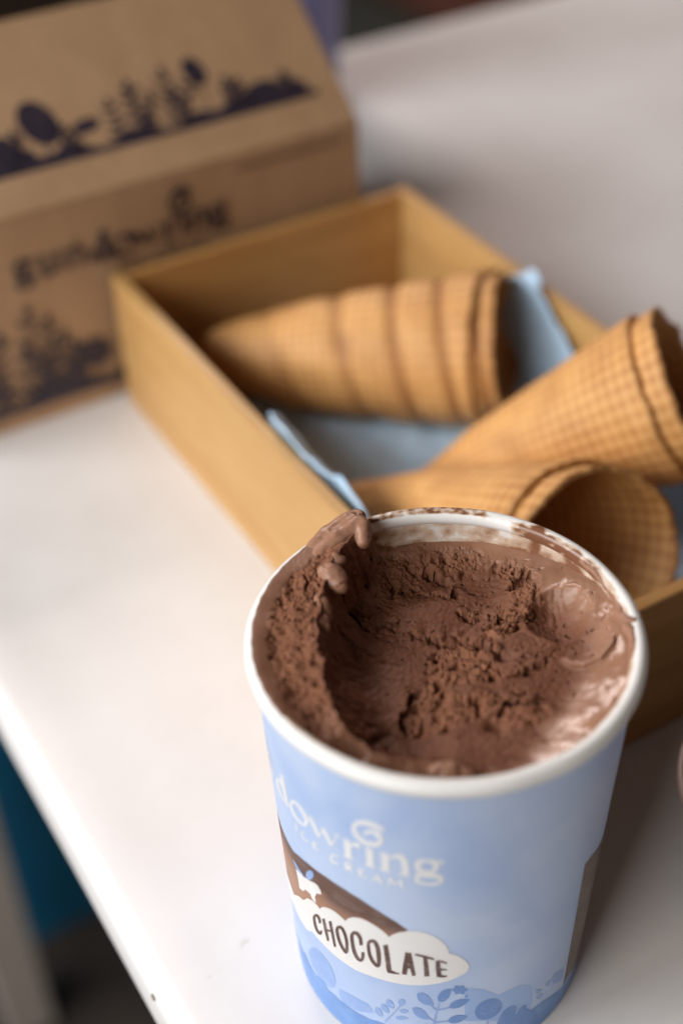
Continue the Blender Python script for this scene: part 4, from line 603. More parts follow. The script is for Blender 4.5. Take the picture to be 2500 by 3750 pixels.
 'stems': [[[[-0.422,-2.192],[-0.413,-2.175],[-0.4,-2.151],[-0.386,-2.123],[-0.372,-2.093],[-0.356,-2.059],[-0.338,-2.021],[-0.323,-1.986],[-0.312,-1.963]],[[-0.427,-2.186],[-0.418,-2.168],[-0.406,-2.144],[-0.392,-2.116],[-0.377,-2.087],[-0.361,-2.053],[-0.344,-2.015],[-0.328,-1.98],[-0.318,-1.956]]],[[[-0.098,-2.132],[-0.096,-2.105],[-0.094,-2.067],[-0.092,-2.026],[-0.089,-1.989],[-0.084,-1.955],[-0.078,-1.921],[-0.073,-1.891],[-0.069,-1.87]],[[-0.113,-2.129],[-0.11,-2.103],[-0.107,-2.065],[-0.103,-2.024],[-0.098,-1.986],[-0.093,-1.951],[-0.086,-1.917],[-0.08,-1.887],[-0.075,-1.866]]],[[[-0.089,-1.955],[-0.096,-1.945],[-0.105,-1.931],[-0.115,-1.917],[-0.122,-1.908]],[[-0.093,-1.964],[-0.1,-1.954],[-0.11,-1.94],[-0.119,-1.926],[-0.126,-1.916]]],[[[-0.088,-1.963],[-0.073,-1.956],[-0.05,-1.947],[-0.028,-1.939],[-0.013,-1.934]],[[-0.089,-1.952],[-0.074,-1.945],[-0.052,-1.937],[-0.03,-1.928],[-0.015,-1.923]]],[[[-0.101,-2.073],[-0.109,-2.065],[-0.119,-2.054],[-0.13,-2.042],[-0.137,-2.035]],[[-0.105,-2.083],[-0.112,-2.075],[-0.123,-2.063],[-0.134,-2.052],[-0.141,-2.045]]],[[[-0.101,-2.099],[-0.084,-2.094],[-0.061,-2.086],[-0.037,-2.08],[-0.021,-2.076]],[[-0.102,-2.088],[-0.086,-2.083],[-0.062,-2.075],[-0.038,-2.069],[-0.022,-2.065]]],[[[0.233,-2.105],[0.234,-2.123],[0.236,-2.149],[0.238,-2.176],[0.239,-2.194]],[[0.243,-2.109],[0.244,-2.127],[0.246,-2.153],[0.248,-2.18],[0.249,-2.198]]]],
 'tree': [[0.322,-1.973],[0.328,-1.997],[0.33,-2.022],[0.326,-2.045],[0.318,-2.066],[0.306,-2.083],[0.291,-2.097],[0.272,-2.106],[0.253,-2.11],[0.232,-2.11],[0.212,-2.105],[0.194,-2.095],[0.178,-2.081],[0.165,-2.063],[0.156,-2.042],[0.151,-2.019],[0.15,-1.995],[0.153,-1.971],[0.161,-1.948],[0.173,-1.928],[0.187,-1.912],[0.204,-1.901],[0.223,-1.895],[0.243,-1.895],[0.263,-1.901],[0.281,-1.913],[0.298,-1.929],[0.312,-1.95]],
 'veins': [[[[0.177,-2.027],[0.187,-2.031],[0.203,-2.038],[0.218,-2.046],[0.229,-2.051]],[[0.176,-2.022],[0.187,-2.026],[0.203,-2.033],[0.218,-2.04],[0.229,-2.046]]],[[[0.183,-1.966],[0.19,-1.969],[0.199,-1.974],[0.208,-1.979],[0.215,-1.982]],[[0.183,-1.961],[0.19,-1.964],[0.199,-1.969],[0.208,-1.974],[0.215,-1.977]]],[[[0.249,-2.034],[0.258,-2.035],[0.27,-2.035],[0.283,-2.037],[0.292,-2.038]],[[0.248,-2.029],[0.257,-2.029],[0.269,-2.03],[0.282,-2.031],[0.29,-2.032]]],[[[0.253,-2.002],[0.262,-2.001],[0.276,-2.0],[0.29,-2.0],[0.3,-2.0]],[[0.251,-1.997],[0.261,-1.996],[0.275,-1.995],[0.289,-1.994],[0.298,-1.994]]],[[[-0.177,-1.85],[-0.174,-1.848],[-0.169,-1.844],[-0.165,-1.841],[-0.161,-1.838]],[[-0.178,-1.845],[-0.175,-1.843],[-0.17,-1.839],[-0.166,-1.836],[-0.162,-1.833]]],[[[-0.194,-2.006],[-0.19,-2.007],[-0.183,-2.009],[-0.177,-2.01],[-0.172,-2.011]],[[-0.193,-2.001],[-0.189,-2.002],[-0.182,-2.003],[-0.176,-2.004],[-0.172,-2.005]]],[[[-0.061,-1.841],[-0.054,-1.838],[-0.045,-1.834],[-0.036,-1.83],[-0.029,-1.827]],[[-0.062,-1.836],[-0.055,-1.833],[-0.046,-1.829],[-0.037,-1.825],[-0.03,-1.822]]]],
 'shrub': [[0.304,-2.212],[0.32,-2.135],[0.348,-2.074],[0.38,-2.056],[0.414,-2.061],[0.439,-2.085],[0.441,-2.135],[0.433,-2.167],[0.449,-2.183],[0.463,-2.142],[0.491,-2.126],[0.519,-2.125],[0.521,-2.17],[0.573,-2.234],[0.593,-2.233],[0.682,-2.456],[0.645,-2.507]],
 'hill_pale': [[0.075,-1.731],[0.133,-1.746],[0.198,-1.78],[0.296,-1.878],[0.342,-1.868],[0.407,-1.867],[0.477,-1.888],[0.534,-1.938],[0.56,-2.036],[0.57,-2.144],[0.558,-2.219],[0.418,-2.23],[0.245,-2.131],[0.089,-2.081]],
 'left_tree': [[-0.822,-2.151],[-0.846,-2.179],[-0.876,-2.201],[-0.912,-2.214],[-0.951,-2.22],[-0.991,-2.219],[-1.028,-2.21],[-1.061,-2.193],[-1.085,-2.167],[-1.095,-2.13],[-1.092,-2.084],[-1.074,-2.033],[-1.046,-1.983],[-1.012,-1.939],[-0.974,-1.907],[-0.936,-1.889],[-0.9,-1.885],[-0.867,-1.895],[-0.84,-1.918],[-0.818,-1.951],[-0.803,-1.99],[-0.796,-2.032],[-0.796,-2.075],[-0.805,-2.115]],
 'left_hill': [[-0.77,-2.109],[-0.686,-2.085],[-0.62,-2.076],[-0.546,-2.072],[-0.518,-2.099],[-0.499,-2.14],[-0.541,-2.17],[-0.601,-2.208],[-0.64,-2.226],[-0.697,-2.231],[-0.745,-2.238],[-0.773,-2.205]],
 'band_top': [[-1.178,-2.192],[-1.138,-2.215],[-1.09,-2.238],[-1.035,-2.246],[-0.969,-2.206],[-0.922,-2.197],[-0.891,-2.246],[-0.821,-2.231],[-0.77,-2.24],[-0.704,-2.237],[-0.63,-2.24],[-0.54,-2.238],[-0.577,-2.232],[-0.481,-2.219],[-0.431,-2.217]],
 'band_right': [[0.593,-2.228],[0.677,-2.231],[0.786,-2.268],[0.912,-2.325],[0.973,-2.342],[1.044,-2.362]],
 'sprig_right': [[[0.583,-2.056],[0.597,-2.074],[0.607,-2.083],[0.615,-2.088],[0.623,-2.09],[0.629,-2.09],[0.635,-2.088],[0.64,-2.084],[0.644,-2.077],[0.632,-2.064],[0.621,-2.054],[0.612,-2.046],[0.603,-2.041],[0.596,-2.038],[0.59,-2.038],[0.585,-2.042]],[[0.601,-2.138],[0.618,-2.156],[0.629,-2.164],[0.638,-2.167],[0.646,-2.167],[0.652,-2.163],[0.657,-2.157],[0.661,-2.149],[0.663,-2.137],[0.649,-2.124],[0.637,-2.116],[0.626,-2.11],[0.617,-2.107],[0.609,-2.107],[0.603,-2.111],[0.599,-2.119]],[[0.675,-2.074],[0.691,-2.089],[0.701,-2.093],[0.709,-2.094],[0.714,-2.091],[0.718,-2.085],[0.72,-2.077],[0.721,-2.066],[0.72,-2.052],[0.707,-2.043],[0.697,-2.038],[0.688,-2.035],[0.68,-2.035],[0.675,-2.038],[0.671,-2.044],[0.67,-2.054]],[[0.75,-2.116],[0.796,-2.164],[0.825,-2.184],[0.847,-2.193],[0.863,-2.191],[0.872,-2.18],[0.876,-2.16],[0.875,-2.134],[0.867,-2.094],[0.827,-2.058],[0.797,-2.037],[0.773,-2.024],[0.754,-2.02],[0.741,-2.024],[0.733,-2.038],[0.733,-2.063]]],
 'cow': [[-1.097,-1.276],[-1.054,-1.264],[-0.991,-1.24],[-0.953,-1.224],[-0.89,-1.189],[-0.858,-1.181],[-0.835,-1.207],[-0.831,-1.239],[-0.877,-1.275],[-0.9,-1.325],[-0.895,-1.381],[-0.933,-1.383],[-0.945,-1.347],[-1.003,-1.368],[-1.037,-1.421],[-1.083,-1.44],[-1.084,-1.36]],
 'cow_spot': [[-0.883,-1.119],[-0.89,-1.139],[-0.899,-1.159],[-0.912,-1.179],[-0.925,-1.197],[-0.939,-1.212],[-0.951,-1.22],[-0.961,-1.222],[-0.966,-1.217],[-0.968,-1.206],[-0.964,-1.188],[-0.957,-1.167],[-0.946,-1.145],[-0.933,-1.124],[-0.919,-1.106],[-0.906,-1.093],[-0.895,-1.086],[-0.887,-1.086],[-0.882,-1.092],[-0.88,-1.103]],
 'cow_ribbon': [[-1.119,-1.218],[-1.084,-1.21],[-1.036,-1.221],[-0.998,-1.228],[-0.987,-1.244],[-1.022,-1.253],[-1.069,-1.261],[-1.105,-1.249]],
}

# ------------------------------------------------------------------ flat print helpers
def poly_bm(pts):
    bm = bmesh.new()
    vs = [bm.verts.new((a, b, 0)) for a, b in pts]
    bm.faces.new(vs)
    return bm


def strip_bm(bm, Lp, Rp):
    L = [bm.verts.new((a, b, 0)) for a, b in Lp]
    R = [bm.verts.new((a, b, 0)) for a, b in Rp]
    for i in range(len(L) - 1):
        try: bm.faces.new((L[i], R[i], R[i + 1], L[i + 1]))
        except ValueError: pass


def slice_u(bm, step):
    us = [v.co.x for v in bm.verts]
    lo, hi = min(us), max(us)
    k = math.ceil(lo / step)
    while k * step < hi:
        bmesh.ops.bisect_plane(bm, geom=bm.verts[:] + bm.edges[:] + bm.faces[:], plane_co=(k * step, 0, 0), plane_no=(1, 0, 0))
        k += 1


RT_, RB_ = 0.9587, 0.8503
def wall_r(z):            # outer radius of the tub's sleeve, in rim radii, z from the rim's centre line
    return RT_ + (RT_ - RB_) / HT * z


def on_sleeve(name, shapes, mat, parent, lift, step=0.06):
    """shapes: list of ('p', polygon) or ('s', left, right) in (angle, height) on the sleeve"""
    bm = bmesh.new()
    for sh in shapes:
        if sh[0] == 'p':
            b2 = poly_bm(sh[1])
            bmesh.ops.triangulate(b2, faces=b2.faces[:])
            me = bpy.data.meshes.new("tmp"); b2.to_mesh(me); b2.free(); bm.from_mesh(me); bpy.data.meshes.remove(me)
        else:
            strip_bm(bm, sh[1], sh[2])
    slice_u(bm, step)
    for v in bm.verts:
        th, z = v.co.x, v.co.y
        r = wall_r(z) * U + lift
        v.co = Vector((r * math.sin(th), -r * math.cos(th), (z + HT) * U))
    bmesh.ops.triangulate(bm, faces=bm.faces[:])
    bm.normal_update()
    for f in bm.faces:
        c = f.calc_center_median()
        if f.normal.x * c.x + f.normal.y * c.y < 0: f.normal_flip()
    return bm_obj(name, bm, mat, parent, True)


# ------------------------------------------------------------------ the tub
tub = empty("paper_tub", (0, 0, 0), -PSI)
tag(tub, "tall pale blue paper tub with a white rim and a CHOCOLATE cloud label", "tub")
zr = HT * U
N = 256
# sleeve: outer skin
prof = [(wall_r(z) * U, (z + HT) * U) for z in np.linspace(0.0, -HT, 40)]
prof = [(prof[0][0] - 0.0006, prof[0][1])] + prof + [(prof[-1][0] - 0.0006, 0.0), (prof[-1][0] - 0.0007, 0.004)]
lathe("sleeve", prof, M["sleeve"], tub, N)
# liner: inner skin, with smear
nz = 60
zs = np.linspace(0.02, -1.2, nz)
V, SM = [], []
for i in range(N * 2):
    a = 2 * math.pi * i / (N * 2)
    ca, sa = math.cos(a), math.sin(a)
    back = sstep(0.2, 0.7, sa)
    for z in zs:
        r = (wall_r(z) - 0.032) * U
        V.append((r * ca, r * sa, (z + HT) * U))
        g = 0.55 + 0.18 * float(sstep(-0.09, -0.19, z)) * back + 0.35 * float(sstep(0.2, 0.9, ca)) * float(sstep(-0.01, -0.09, z))
        g += 0.35 * float(sstep(-0.1, -0.45, ca)) * back
        g += 0.45 * math.exp(-((a - 0.93) / 0.035) ** 2) * float(sstep(-0.2, 0.0, z))
        g += 0.30 * float(noise2(a * 6, z * 12, 21)) + 0.16 * float(noise2(a * 14, z * 22, 22))
        SM.append(g)
faces = grid_faces(N * 2, nz, True)
liner = mesh_obj("liner", V, [tuple(reversed(f)) for f in faces], M["liner"], tub, True)
at = liner.data.attributes.new("smear", 'FLOAT', 'POINT'); at.data.foreach_set("value", np.array(SM, dtype=np.float32))
# rolled rim
t_r, t_z = 0.0435 * U, 0.048 * U
nphi, npsi = 720, 40
V, SM = [], []
for i in range(nphi):
    a = 2 * math.pi * i / nphi
    deg = math.degrees(a)
    wob = 0.00018 * float(noise2(math.cos(a) * 3 + 9, math.sin(a) * 3 + 9, 4))
    def win(lo, hi, s=4.0):
        d = (deg + 360) % 360
        return float(sstep(lo - s, lo + s, d) * (1 - sstep(hi - s, hi + s, d)))
    for j in range(npsi):
        b = 2 * math.pi * j / npsi
        rr = (0.9575 * U + t_r * math.cos(b) + wob)
        V.append((rr * math.cos(a), rr * math.sin(a), zr + t_z * math.sin(b)))
        bd = math.degrees(b)                       # 0 outside, 90 top, 180 inside
        lw = win(108, 232, 12)
        inner = float(sstep(100 - 22 * lw, 135 - 30 * lw, bd) * (1 - sstep(235, 250, bd)))
        topin = float(sstep(25, 60, bd) * (1 - sstep(235, 250, bd)))
        backw = win(58, 112, 8)
        g = 0.02 + 0.75 * inner * (1 - 0.75 * backw) * (0.75 + 0.25 * float(noise2(a * 9, 0.5, 3)))
        g += float(sstep(30, 60, bd) * (1 - sstep(120, 140, bd))) * 0.80 * win(70, 116) * (0.8 + 0.5 * float(noise2(a * 26, bd * 0.03, 5)))
        g += float(sstep(70, 110, bd)) * 0.45 * win(26, 62) * (0.9 + 0.8 * float(noise2(a * 18, bd * 0.03, 6)))
        g += float(sstep(-1, 30, bd)) * 0.42 * win(352, 359.9, 2) * inner
        g += 0.9 * math.exp(-((deg - 53) / 2.2) ** 2) * topin
        g += 0.10 * float(noise2(a * 30, bd * 0.05, 8))
        SM.append(g)
V = np.array(V)
F = []
for i in range(nphi):
    i2 = (i + 1) % nphi
    for j in range(npsi):
        j2 = (j + 1) % npsi
        F.append((i * npsi + j, i2 * npsi + j, i2 * npsi + j2, i * npsi + j2))
rim = mesh_obj("rim", V, F, M["rim"], tub, True)
at = rim.data.attributes.new("smear", 'FLOAT', 'POINT'); at.data.foreach_set("value", np.array(SM, dtype=np.float32))
# base disc, recessed inside the foot
lathe("base", [(0.0, 0.004), ((RB_ - 0.02) * U, 0.004)], plain("paper_base", (0.7, 0.68, 0.66)), tub, 96)

# printed marks on the sleeve
st = lambda lst: [('s', a, b) for a, b in lst]
pan = PRINT['panel']
k = min(range(len(pan)), key=lambda i: pan[i][0])
arch = [(-1.85, -1.62), (-1.72, -1.42), (-1.55, -1.24)]
panel_pts = arch[:1] + arch[1:] + [(-1.38, -1.13)] + [q for q in pan[2:]] + [(-1.45, -1.72)]
on_sleeve("brown_panel", [('p', panel_pts)], M["panel"], tub, 0.00006)
on_sleeve("cow_print", [('p', PRINT['cow'])], M["cloud_ink"], tub, 0.00012)
on_sleeve("spot_print", [('p', PRINT['cow_spot'])], M["blue1"], tub, 0.00018)
on_sleeve("ribbon_print", [('p', PRINT['cow_ribbon'])], M["blue1"], tub, 0.00018)
cl = PRINT['cloud']
cl_pts = cl + [(-1.36, -1.84), (-1.46, -1.76), (-1.44, -1.68), (-1.34, -1.62)]
on_sleeve("cloud_label", [('p', cl_pts)], M["cloud_ink"], tub, 0.00014)
for word in PRINT['choc']:
    on_sleeve("label_letter", st(word), M["choc_ink"], tub, 0.00022)
for word in PRINT['brand']:
    on_sleeve("brand_letter", st(word), M["white_ink"], tub, 0.00008)
# the first letters of the name continue round the left side
def shifted(word, dth):
    return [[[(a + dth, b) for a, b in L], [(a + dth, b) for a, b in R]] for L, R in word]
def upside(word):
    al = [q for s in word for side in s for q in side]
    c0 = (min(q[0] for q in al) + max(q[0] for q in al)) / 2; c1 = (-0.562 - 0.715)
    return [[[(2 * c0 - a, c1 - b) for a, b in L], [(2 * c0 - a, c1 - b) for a, b in R]] for L, R in word]
g_, n_ = PRINT['brand'][6], PRINT['brand'][5]
extra = [shifted(g_, -1.60), shifted(upside(n_), -1.22), shifted(n_, -1.02)]
for word in extra:
    on_sleeve("brand_letter", st(word), M["white_ink"], tub, 0.00008)
on_sleeve("brand_swirl", st(PRINT['swirl']), M["white_ink"], tub, 0.00008)
for word in PRINT['small']:
    on_sleeve("small_letter", st(word), M["white_ink"], tub, 0.00008)
on_sleeve("info_panel", [('p', PRINT['panel2'] + [(1.75, -2.42), (1.75, -1.17)])], m_ink("grey_brown_print", (0.12, 0.08, 0.055), 0.5, 700.0, (0.28, 0.22, 0.17)), tub, 0.00006)
# the meadow round the foot
r0 = random.Random(3)
band = [q for q in PRINT['band_top'] if True]
band = sorted(band); lft = []
th = -math.pi
while th < -1.2:
    lft.append((th, -2.22 + 0.02 * math.sin(th * 7) + r0.uniform(-0.01, 0.01))); th += 0.08
mid = []; th = -0.40
while th < 0.56:
    mid.append((th, -2.235 - 0.09 * math.sin((th + 0.4) / 0.96 * math.pi))); th += 0.08
rgt = list(PRINT['band_right']); th = 1.1
while th < math.pi:
    rgt.append((th, -2.34 + 0.04 * math.sin(th * 5))); th += 0.08
ridge = lft + band + mid + rgt
strips = []
for (a, b) in zip(ridge[:-1], ridge[1:]):
    if b[0] - a[0] < 1e-4: continue
    strips.append(('s', [a, b], [(a[0], -HT + 0.02), (b[0], -HT + 0.02)]))
on_sleeve("pale_hill_print", [('p', PRINT['hill_pale'])], M["hill"], tub, 0.00004)
on_sleeve("hill_print", [('p', PRINT['left_hill'])], M["blue1"], tub, 0.00005)
on_sleeve("tree_print", [('p', PRINT['left_tree'])], M["blue1"], tub, 0.00005)
on_sleeve("meadow_print", strips, M["blue3"], tub, 0.00007)
soft_blue = m_ink("soft_blue_print", (0.20, 0.33, 0.66), 0.4, 300.0, (0.27, 0.40, 0.72))
for grp, mt in ((PRINT['sprig_pale'] + PRINT['sprig_right'], M["blue1"]), (PRINT['sprig_mid'], soft_blue), (PRINT['sprig_dark'], M["blue2"])):
    for q in grp:
        on_sleeve("leaf_print", [('p', q)], mt, tub, 0.0001)
on_sleeve("stem_print", st(PRINT['stems']), M["blue1"], tub, 0.00012)
on_sleeve("tree_print", [('p', PRINT['tree'])], M["blue2"], tub, 0.0001)
on_sleeve("shrub_print", [('p', PRINT['shrub'])], M["blue2"], tub, 0.0001)
on_sleeve("vein_print", st(PRINT['veins']), M["hill"], tub, 0.00014)

# ------------------------------------------------------------------ chocolate ice cream
def seg_dist(x, y, P):
    """signed distance to a polyline (positive on its left side), and the position along it"""
    best = np.full(x.shape, 1e9); sg = np.zeros(x.shape); tt = np.zeros(x.shape)
    for i in range(len(P) - 1):
        ax, ay = P[i]; bx, by = P[i + 1]
        dx, dy = bx - ax, by - ay; L2 = dx * dx + dy * dy
        t = np.clip(((x - ax) * dx + (y - ay) * dy) / L2, 0, 1)
        d = np.hypot(x - ax - t * dx, y - ay - t * dy)
        cr = dx * (y - ay) - dy * (x - ax)
        m = d < best
        best[m] = d[m]; sg[m] = np.sign(cr)[m]; tt[m] = (i + t)[m]
    return best * np.where(sg >= 0, 1, -1), tt


def poly_mask(x, y, P, soft):
    inside = np.zeros(x.shape, bool)
    n = len(P)
    for i in range(n):
        x0, y0 = P[i]; x1, y1 = P[(i + 1) % n]
        c = ((y0 > y) != (y1 > y)) & (x < (x1 - x0) * (y - y0) / (y1 - y0 + 1e-12) + x0)
        inside ^= c
    d = np.abs(seg_dist(x, y, P + [P[0]])[0])
    return sstep(-soft, soft, np.where(inside, d, -d))


def billow(x, y, f, seed):
    o = 0.0; a = 1.0
    for k in range(4):
        o = o + a * (np.abs(noise2(x * f, y * f, seed + k)) * 2 - 0.55)
        f *= 2.05; a *= 0.55
    return o


CREST = [(-0.34, 1.02), (-0.385, 0.86), (-0.43, 0.72), (-0.53, 0.574), (-0.555, 0.468), (-0.613, 0.284), (-0.632, 0.123), (-0.628, -0.07), (-0.608, -0.238), (-0.571, -0.401), (-0.51, -0.55), (-0.39, -0.655), (-0.21, -0.70), (-0.03, -0.715), (0.10, -0.80), (0.22, -0.97)]
CZ = [0.12, 0.13, 0.095, 0.07, 0.058, 0.05, 0.046, 0.04, 0.028, 0.005, -0.035, -0.08, -0.105, -0.12, -0.16, -0.20]
STEP = [(0.42, 0.95), (0.33, 0.62), (0.20, 0.36), (0.08, 0.22), (-0.03, 0.09), (-0.13, -0.16), (-0.20, -0.40), (-0.17, -0.62), (-0.10, -0.95)]
TRI = [(0.10, 0.23), (-0.03, 0.11), (-0.13, -0.16), (-0.20, -0.42), (-0.05, -0.44), (0.10, -0.38), (0.26, -0.32), (0.36, -0.25), (0.27, -0.05), (0.20, 0.08)]
RBK = [(0.32, 0.80), (0.48, 0.74), (0.56, 0.55), (0.52, 0.36), (0.38, 0.14), (0.20, 0.14), (0.24, 0.27), (0.38, 0.38), (0.40, 0.50)]
WL = [(-180, -0.03), (-150, -0.05), (-120, -0.08), (-95, -0.12), (-60, -0.10), (-30, -0.06), (0, -0.035), (25, -0.045), (45, -0.09), (62, -0.14), (90, -0.165), (108, -0.15), (125, -0.02), (150, 0.0), (180, -0.03)]


LEDGES = [  # broken edges of scooped layers: points, height of the step
    ([(-0.53, 0.53), (-0.45, 0.43), (-0.37, 0.35), (-0.29, 0.27)], 0.060),
    ([(-0.34, 0.38), (-0.22, 0.32), (-0.15, 0.29), (-0.07, 0.24), (0.02, 0.22)], 0.030),
    ([(-0.55, 0.24), (-0.42, 0.17), (-0.31, 0.11), (-0.18, 0.05)], 0.026),
    ([(-0.20, 0.82), (-0.03, 0.76), (0.05, 0.69), (0.14, 0.65)], 0.060),
    ([(-0.18, 0.70), (-0.04, 0.62), (0.07, 0.56), (0.17, 0.60)], 0.024),
    ([(0.10, 0.44), (0.23, 0.37), (0.34, 0.33), (0.42, 0.28), (0.50, 0.33)], 0.030),
    ([(0.06, 0.27), (0.15, 0.18), (0.24, 0.09), (0.32, 0.06)], 0.045),
    ([(0.34, -0.11), (0.46, -0.07), (0.60, 0.0)], 0.026),
    ([(0.22, -0.40), (0.24, -0.34), (0.34, -0.30), (0.47, -0.33)], 0.035),
    ([(-0.22, -0.44), (-0.25, -0.34), (-0.20, -0.22), (-0.14, -0.12)], 0.05),
]


def surface(x, y):
    r = np.hypot(x, y); ang = np.degrees(np.arctan2(y, x))
    wallh = np.interp(ang, [a for a, _ in WL], [b for _, b in WL])
    jx = x + 0.020 * noise2(x * 9, y * 9, 31) + 0.010 * noise2(x * 26, y * 26, 32)
    jy = y + 0.020 * noise2(x * 9, y * 9, 33) + 0.010 * noise2(x * 26, y * 26, 34)
    s, t = seg_dist(jx, jy, CREST)
    zc = np.interp(t, range(len(CZ)), CZ)
    left = 1 - sstep(8.5, 11.0, t)                       # 1 on the left bank, 0 on the front one
    # bank
    bank = zc - 0.012 * sstep(0.0, 0.28, -s) * left - 0.004 * sstep(0.80, 0.92, r)
    bank = bank + 0.012 * noise2(x * 7, y * 7, 41)
    # scooped hollow
    d2, _ = seg_dist(jx * 1.0, jy * 1.0, STEP)
    ch = -0.245 + 0.03 * noise2(x * 2.3, y * 2.3, 42) - 0.04 * np.exp(-(((x + 0.12) / 0.22) ** 2 + ((y - 0.70) / 0.14) ** 2))
    terr = 0.085 * sstep(-0.02, 0.24, d2)
    flo = ch + terr
    flo = flo + 0.05 * np.exp(-(((x - 0.44) / 0.13) ** 2 + ((y - 0.55) / 0.16) ** 2))
    flo = flo - 0.06 * np.exp(-(((x - 0.31) / 0.05) ** 2 + ((y - 0.01) / 0.035) ** 2))
    flo = flo + 0.035 * np.exp(-(((x - 0.36) / 0.16) ** 2 + ((y + 0.36) / 0.06) ** 2))
    flo = flo - 0.04 * np.exp(-(((x - 0.22) / 0.05) ** 2 + ((y + 0.44) / 0.05) ** 2))
    k = sstep(0.60, 0.95, r)
    flo = flo * (1 - k) + (wallh + 0.012 * noise2(ang / 14.0, r * 5, 44)) * k
    # the small scoop mark at the right
    ds = np.hypot((jx - 0.615) / 0.17, (jy - 0.265) / 0.19)
    flo = flo - 0.055 * np.clip(1 - ds ** 2, 0, 1) ** 0.9
    flo = flo + 0.008 * np.exp(-((ds - 1.06) / 0.13) ** 2)
    # crescent lip below it
    arc = [(0.58, -0.03), (0.63, -0.085), (0.69, -0.115), (0.77, -0.105), (0.84, -0.03), (0.86, 0.05)]
    da, ta = seg_dist(x, y, arc)
    lip = np.where(da > 0, np.exp(-(da / 0.045) ** 2), np.exp(-(da / 0.010) ** 2)) * sstep(0, 0.6, ta) * (1 - sstep(4.2, 5, ta))
    flo = flo + 0.028 * lip
    # steep side between bank and hollow
    sweep = sstep(3.6, 5.0, t) * (1 - sstep(9.0, 10.5, t))          # the long smooth side below the left crest
    w = 0.15 - 0.02 * left + 0.06 * (1 - left) + 0.25 * sweep
    kk = np.clip(s / w, 0, 1); kk = 1 - (1 - kk) ** (2.2 + 0.5 * sweep)
    h = np.where(s <= 0, bank, zc * (1 - kk) + flo * kk)
    h = h + 0.010 * np.exp(-(s / 0.03) ** 2)
    # texture masks
    strip = sstep(0.845, 0.885, r + 0.02 * noise2(ang / 9.0, 1.3, 51))
    on_bank = 1 - sstep(-0.03, 0.01, s)
    crumb = on_bank * (1 - strip) * left * (1 - 0.85 * sstep(0.60, 0.72, y + 0.05 * noise2(x * 6, y * 6, 52)))
    steep = sstep(0.0, 0.03, s) * (1 - sstep(0.10, 0.20, s)) * left
    crumb = np.maximum(crumb, 0.75 * (1 - 0.75 * sweep) * steep * sstep(-0.4, 0.3, noise2(x * 5, y * 5, 53)))
    crumb = np.maximum(crumb, 0.85 * poly_mask(jx, jy, TRI, 0.04) * sstep(-0.75, -0.1, noise2(x * 6, y * 6, 54)))
    crumb = np.maximum(crumb, poly_mask(jx, jy, RBK, 0.035) * 0.95)
    crumb = np.maximum(crumb, 0.9 * sstep(0.0, 0.05, s) * np.exp(-(((x + 0.24) / 0.16) ** 2 + ((y - 0.70) / 0.20) ** 2)))
    crumb = np.maximum(crumb, 0.9 * np.exp(-(((x - 0.10) / 0.26) ** 2 + ((y - 0.78) / 0.07) ** 2)))
    crumb = np.maximum(crumb, 0.6 * poly_mask(x, y, [(0.20, -0.40), (0.30, -0.31), (0.50, -0.33), (0.48, -0.40), (0.40, -0.48), (0.25, -0.47)], 0.03))
    # melt
    m_in = 0.82 + 0.05 * noise2(ang / 16.0, 0.7, 61) + 0.03 * noise2(ang / 5.0, 2.7, 62)
    rightside = sstep(-112, -92, ang) * (1 - sstep(70, 100, ang))
    m_in = m_in - 0.10 * np.exp(-((ang - 38) / 14) ** 2) - 0.14 * np.exp(-((ang + 38) / 30) ** 2)
    melt = sstep(m_in - 0.10, m_in + 0.08, r) * rightside
    melt = np.maximum(melt, strip * 0.55)
    melt = np.maximum(melt, 0.45 * sstep(0.80, 0.87, r) * sstep(85, 95, ang) * (1 - sstep(108, 118, ang)))
    melt = np.maximum(melt, 0.6 * (1 - sstep(-0.01, 0.03, s)) * sstep(0.60, 0.70, y))      # the smooth lump at the back
    melt = np.maximum(melt, 0.6 * (1 - sstep(-0.02, 0.02, s)) * (1 - left))
    melt = np.maximum(melt, 0.6 * lip)
    # broken ledges
    lj = x + 0.028 * noise2(x * 12, y * 12, 111) + 0.014 * noise2(x * 34, y * 34, 112)
    mj = y + 0.028 * noise2(x * 12, y * 12, 113) + 0.014 * noise2(x * 34, y * 34, 114)
    edge = np.zeros_like(x)
    for i, (pts, amp) in enumerate(LEDGES):
        dl, tl = seg_dist(lj, mj, pts)
        fade = sstep(0.0, 0.35, tl) * (1 - sstep(len(pts) - 1.35, len(pts) - 1.0, tl))
        fade = fade * sstep(-0.55, 0.15, noise2(x * 11, y * 11, 120 + i))
        prof = np.where(dl > 0, 0.55 * np.exp(-dl / 0.07), -1.0 * np.exp(dl / 0.022))
        h = h + (1.25 - 0.75 * np.exp(-(((x + 0.33) / 0.22) ** 2 + ((y - 0.02) / 0.42) ** 2))) * amp * fade * prof * (1 - 0.7 * melt)
        edge = np.maximum(edge, fade * np.exp(-(dl / 0.028) ** 2))
    crumb = np.maximum(crumb, (0.75 - 0.5 * np.exp(-(((x + 0.33) / 0.22) ** 2 + ((y - 0.02) / 0.42) ** 2))) * edge * sstep(-0.3, 0.3, noise2(x * 16, y * 16, 130)))
    hollow = sstep(0.06, 0.16, s) * (1 - crumb)
    crumb = crumb * (1 - sstep(0.3, 0.9, melt))
    # crumbs, cracks, pits, tool marks
    inner = sstep(0.02, 0.08, s)
    h = h + crumb * (0.5 + 0.8 * inner) * 0.014 * billow(x, y, 6, 70)
    h = h - crumb * (0.010 + 0.048 * inner) * sstep(0.22, 0.60, noise2(x * 11, y * 11, 90))
    h = h - crumb * 0.020 * sstep(0.40, 0.65, noise2(x * 25, y * 25, 89))
